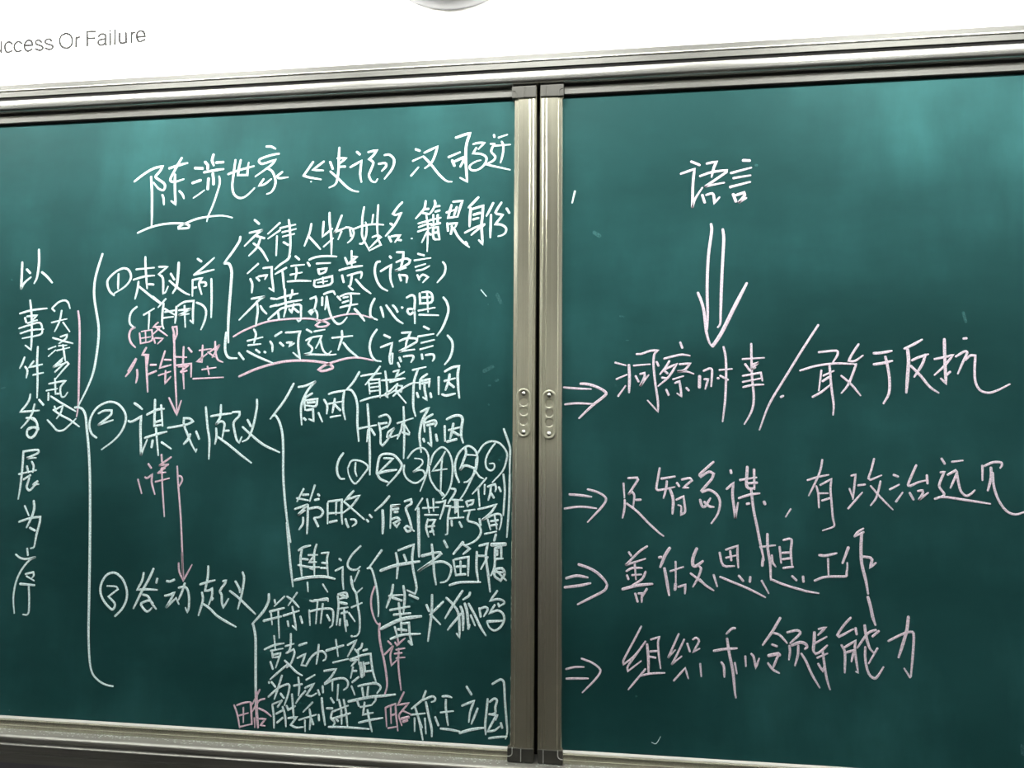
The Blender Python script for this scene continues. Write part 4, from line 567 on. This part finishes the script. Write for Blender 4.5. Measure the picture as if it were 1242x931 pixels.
fr = thing('lower_track', 'dusty aluminium ledge and track below the chalkboards, strewn with chalk dust', 'board track', (-0.1, 0.045, ZC - 0.616))
bot = [(-45, -558), (25, -558), (28.5, -558.8), (30.8, -560.8), (31.4, -563), (30.5, -565), (26, -567.5), (25, -572.5), (32, -573), (33.2, -574.2), (33.2, -576),
       (32, -577), (14, -577.5), (14, -596), (15, -597), (15, -598.5), (13, -600), (13, -616), (-45, -616)]
bm = bmesh.new(); extrude_x(bm, bot, FX0, FX1)
o = link('bottom_rail', bm, M_LEDGE, fr)
for p in o.data.polygons: p.use_smooth = True
mod = o.modifiers.new('edge', 'EDGE_SPLIT'); mod.split_angle = math.radians(32)
bm = bmesh.new()
x = FX0 + 0.01
while x < FX1 - 0.02:
    dens = 0.5 + 0.5 * math.sin(x * 37) * math.sin(x * 11 + 1)
    for _ in range(1 + int(5 * dens)):
        a = random.uniform(0, 0.006); s = random.uniform(0.0006, 0.002)
        d = random.choice((random.uniform(7, 11), random.uniform(7, 22)))
        px = x + a
        vs = [bm.verts.new((px + s * math.cos(t) * random.uniform(.6, 1.5), -d / 1000 + s * math.sin(t) * .7, ZC - 0.5579)) for t in (0, 1.26, 2.5, 3.8, 5.0)]
        c = bm.verts.new((px, -d / 1000, ZC - 0.5579 + s * random.uniform(.2, .45)))
        for i in range(5): bm.faces.new((vs[i], vs[(i + 1) % 5], c))
    x += 0.006
o = link('chalk_dust', bm, mat('loose_dust', (0.50, 0.55, 0.52), 0.95, 0, 0.1), fr); o['kind'] = 'stuff'
fr = thing('backboard', 'black backing board behind the two chalkboards, seen through the narrow gap between them', 'backing board', (-0.1, 0.045, ZC - 0.55))
bm = bmesh.new(); box(bm, FX0 + 0.03, FX1 - 0.03, 0.022, 0.044, ZC - 0.557, ZC + 0.645)
link('back_panel', bm, M_BLACK, fr)

# ---------------------------------------------------------------- the two boards
def stadium(cx, cz, w, h, n=12):
    r = w / 2; s = h / 2 - r
    pts = [(cx + r * math.cos(a), cz + s + r * math.sin(a)) for a in [math.pi * i / n for i in range(n + 1)]]
    pts += [(cx + r * math.cos(a), cz - s + r * math.sin(a)) for a in [math.pi + math.pi * i / n for i in range(n + 1)]]
    return pts
def pull(parent, cx, cz, yf):
    """Recessed finger pull: raised oval rim, three scooped cups, a screw at each end."""
    w, h = 0.0262, 0.0885
    bm = bmesh.new()
    rings = []
    for (dw, dy) in ((0, 0.0), (0.0006, 0.0022), (0.0022, 0.0034), (0.0044, 0.0030), (0.0056, 0.0012)):
        rings.append([bm.verts.new((x, yf - dy, z)) for x, z in stadium(cx, cz, w - 2 * dw, h - 2 * dw)])
    n = len(rings[0])
    for a, b in zip(rings, rings[1:]):
        for i in range(n): bm.faces.new((a[i], a[(i + 1) % n], b[(i + 1) % n], b[i]))
    root = link('pull_handle', bm, M_PULL, parent, True)
    # scooped floor of the pull, a height field
    bm = bmesh.new()
    iw, ih = w - 0.0104, h - 0.0104
    NX, NZ = 14, 90
    cups = [cz + o_ for o_ in (0.0195, 0.0025, -0.0145)]
    grid = {}
    for i in range(NX + 1):
        for j in range(NZ + 1):
            x = -iw / 2 + iw * i / NX; z = -ih / 2 + ih * j / NZ
            s = ih / 2 - iw / 2
            zz = max(abs(z) - s, 0)
            if zz > 0:
                lim = math.sqrt(max(0, (iw / 2) ** 2 - zz * zz)); x *= lim / (iw / 2)
            dep = 0.0011
            for cc in cups:
                u = x / (iw * 0.49); v = (cz + z - cc) / 0.0078
                r2 = u * u + v * v
                if r2 < 1.0:
                    dep = -0.0028 * min(1, (1 - r2) * 2.2) * (0.55 + 0.45 * v) + 0.0011 * (1 - min(1, (1 - r2) * 3))
            grid[i, j] = bm.verts.new((cx + x, yf - dep, cz + z))
    for i in range(NX):
        for j in range(NZ):
            try: bm.faces.new((grid[i, j], grid[i + 1, j], grid[i + 1, j + 1], grid[i, j + 1]))
            except ValueError: pass
    o = bpy.data.objects.new('finger_recess', bpy.data.meshes.new('finger_recess'))
    bmesh.ops.recalc_face_normals(bm, faces=bm.faces); bm.to_mesh(o.data); bm.free()
    o.data.materials.append(M_PULL)
    for p in o.data.polygons: p.use_smooth = True
    COL.objects.link(o); o.parent = root
    for dz in (h / 2 - 0.0098, -h / 2 + 0.0098):
        bm = bmesh.new()
        bmesh.ops.create_uvsphere(bm, u_segments=18, v_segments=10, radius=0.0044)
        for v in bm.verts: v.co = Vector((cx + v.co.x, yf - 0.0008 + v.co.y * 0.55, cz + dz + v.co.z))
        for s_, t_ in ((0.0030, 0.0005), (0.0005, 0.0030)):
            box(bm, cx - s_, cx + s_, yf - 0.0034, yf - 0.0028, cz + dz - t_, cz + dz + t_)
        o = bpy.data.objects.new('screw', bpy.data.meshes.new('screw'))
        bm.to_mesh(o.data); bm.free(); o.data.materials.append(M_SCREW)
        for p in o.data.polygons: p.use_smooth = len(p.vertices) < 5
        COL.objects.link(o); o.parent = root

def board(label, xa, xb, inner, data, hx, hz):
    """xa..xb outer width; inner = 'right' or 'left', the side of the meeting stile."""
    t = thing('chalkboard', label, 'chalkboard', ((xa + xb) / 2, 0.0, ZC - 0.5575), 'green sliding chalkboards')
    sw = 0.0412
    bm = bmesh.new(); box(bm, xa + 0.01, xb - 0.01, 0.0, 0.012, ZC - 0.545, ZC + 0.632)
    link('writing_surface', bm, M_GREEN, t)
    # top edge rail with the dark lip towards the enamel, bottom rail with bright bevel
    sa, sb = (xa + 0.004, xb - sw - 0.005) if inner == 'right' else (xa + sw + 0.003, xb - 0.004)
    bm = bmesh.new(); extrude_x(bm, [(-12, 644.6), (4, 644.6), (5, 643.4), (5.6, 642), (5.4, 629), (4.5, 627.8), (0, 627), (-12, 626.5)], sa, sb)
    link('top_edge_rail', bm, M_RAIL, t)
    bm = bmesh.new(); extrude_x(bm, [(-2, 627.6), (4.6, 627.8), (2.6, 625.2), (0, 625.0), (-2, 625.0)], sa - 0.004, sb + 0.004)  # near-black strip along the lower edge of the top rail
    link('dark_lip', bm, M_BLACK, t)
    bm = bmesh.new(); extrude_x(bm, [(-12, -540.5), (3.4, -540.5), (5.4, -541.6), (5.8, -543), (5.8, -547.5), (5.2, -548.2), (5.2, -551), (5.8, -551.7), (6.2, -557.4), (-12, -557.4)], sa - 0.002, sb + 0.002)
    link('bottom_edge_rail', bm, M_STILE, t)
    bm = bmesh.new(); extrude_x(bm, [(-1, -537.0), (0.4, -537.0), (3.3, -539.6), (3.6, -540.6), (-1, -540.6)], sa - 0.002, sb + 0.002)
    link('bright_bead', bm, M_BEAD, t)
    # stiles: shallow ribs run the whole height
    def stile(x0, x1, flip):
        w = (x1 - x0) * 1000
        prof = [(0, -12), (0, 7.5), (1.2, 9.0), (7.0, 9.6), (8.0, 10.6), (w - 13, 10.6), (w - 12.2, 10.0), (w - 11.4, 10.6), (w - 6.2, 10.8), (w - 5.4, 10.2), (w - 4.6, 10.8), (w - 1.2, 10.6), (w, 9), (w, -12)]
        if flip: prof = [(w - a, d) for a, d in prof][::-1]
        bm = bmesh.new(); extrude_z(bm, [(x0 * 1000 + a, d) for a, d in prof], -556, 644)
        return link('stile', bm, M_STILE, t)
    if inner == 'right': xi0, xi1 = xb - sw, xb
    else: xi0, xi1 = xa, xa + sw
    stile(xi0, xi1, inner == 'left')
    stile(*((xa, xa + sw) if inner == 'right' else (xb - sw, xb)), inner == 'right')
    # moulded corner caps over the ends of the meeting stile
    c0, c1 = (xi0 - 0.0042, xi1 - 0.0006) if inner == 'right' else (xi0 + 0.0006, xi1 + 0.0022)
    for z0, z1, nm in ((622.3, 644.5, 'top'), (-556.8, -533.5, 'bottom')):
        bm = bmesh.new(); box(bm, c0, c1, -0.0128, 0.0, ZC + z0 / 1000, ZC + z1 / 1000, 0.0012)
        cap = link('corner_cap', bm, M_CAP, t)
        bm = bmesh.new()
        e = -1 if inner == 'right' else 1
        xc = c0 + 0.0085 if inner == 'right' else c1 - 0.0085
        sgn = 1 if nm == 'bottom' else -1
        zt = ZC + (z1 if nm == 'bottom' else z0) / 1000; zb_ = ZC + (z0 if nm == 'bottom' else z1) / 1000
        for px in ((c0 + 0.0235 if inner == 'right' else c0 + 0.0095), ):
            box(bm, px - 0.0007, px + 0.0007, -0.0140, -0.0120, min(zt, zb_) + 0.001, max(zt, zb_) - 0.001, 0.0003)
        path = [(xc, zt), (xc, zt - sgn * 0.008)] + [(xc + e * (0.006 - 0.006 * math.cos(a)), zt - sgn * (0.008 + 0.006 * math.sin(a))) for a in (0.4, 0.8, 1.2, 1.57)] + [(c0 + 0.0005 if inner == 'right' else c1 - 0.0005, zt - sgn * 0.014)]
        ribbon(bm, path, 0.0016, -0.0127, 0.0009, taper=False)
        o = bpy.data.objects.new('moulded_rib', bpy.data.meshes.new('moulded_rib'))
        bmesh.ops.recalc_face_normals(bm, faces=bm.faces); bm.to_mesh(o.data); bm.free()
        o.data.materials.append(M_BEAD if nm == 'bottom' else M_CAP); COL.objects.link(o); o.parent = cap
    pull(t, hx, ZC + hz, -0.0106)
    write(data, t)
    return t
board('green chalkboard on the left, densely covered in white chalk writing with pink notes', -1.62, -0.1040, 'right', WRITING_LEFT, -0.1247, 0.0414)
board('green chalkboard on the right with pale pink chalk lines and a big downward arrow', -0.0975, 1.42, 'left', WRITING_RIGHT, -0.0792, 0.0386)

# ---------------------------------------------------------------- things above the frame
t = thing('wall_speaker', 'dark grey rounded dome on the white wall, only its underside in the picture', 'speaker', (-0.27, 0.045, ZC + 0.956))
bm = bmesh.new()
bmesh.ops.create_uvsphere(bm, u_segments=48, v_segments=24, radius=1)
bmesh.ops.delete(bm, geom=[v for v in bm.verts if v.co.y > 0.02], context='VERTS')
for v in bm.verts: v.co = Vector((-0.274 + v.co.x * 0.145, Y1 + min(v.co.y, 0) * 0.045, ZC + 0.957 + v.co.z * 0.118))
link('speaker_cover', bm, M_DARKDOME, t, True)
bm = bmesh.new()
pts = [(-0.274 + 0.13 * math.cos(a), ZC + 0.957 + 0.107 * math.sin(a)) for a in [2 * math.pi * i / 40 for i in range(41)]]
ribbon(bm, pts, 0.006, Y1 - 0.02, 0.002, taper=False)
link('speaker_ring', bm, M_DARKDOME, t, True)

for i, lx in enumerate(LAMP_X):
    lab = ('added leftmost', 'second from the left', 'middle one', 'second from the right', 'added rightmost')[i]
    t = thing('board_lamp', 'white trough lamp hung above the board, %s of the five' % lab, 'lamp', (lx, LAMP_Y, LAMP_Z + 0.05), 'lamps above the board')
    a = LAMP_TILT
    bm = bmesh.new()
    prof = [(-0.075, -0.012), (-0.05, 0.03), (0.05, 0.03), (0.075, -0.012), (0.07, -0.012), (0.047, 0.026), (-0.047, 0.026), (-0.07, -0.012)]
    def tr(u, v):
        return (LAMP_Y + u * math.cos(a) - v * math.sin(a), LAMP_Z + u * math.sin(a) + v * math.cos(a) + 0.012)
    A = [bm.verts.new((lx - 0.3, *tr(u, v))) for u, v in prof]; B = [bm.verts.new((lx + 0.3, *tr(u, v))) for u, v in prof]
    for k2 in range(8): bm.faces.new((A[k2], A[(k2 + 1) % 8], B[(k2 + 1) % 8], B[k2]))
    bm.faces.new(A); bm.faces.new(B)
    link('lamp_trough', bm, M_LAMP, t)
    for s in (-0.2, 0.2):
        bm = bmesh.new(); r = bmesh.ops.create_cone(bm, cap_ends=True, segments=10, radius1=0.006, radius2=0.006, depth=H - LAMP_Z - 0.03)
        for v in r['verts']: v.co += Vector((lx + s, LAMP_Y - 0.02, (H + LAMP_Z + 0.03) / 2))
        link('hanger_rod', bm, M_LAMP, t)
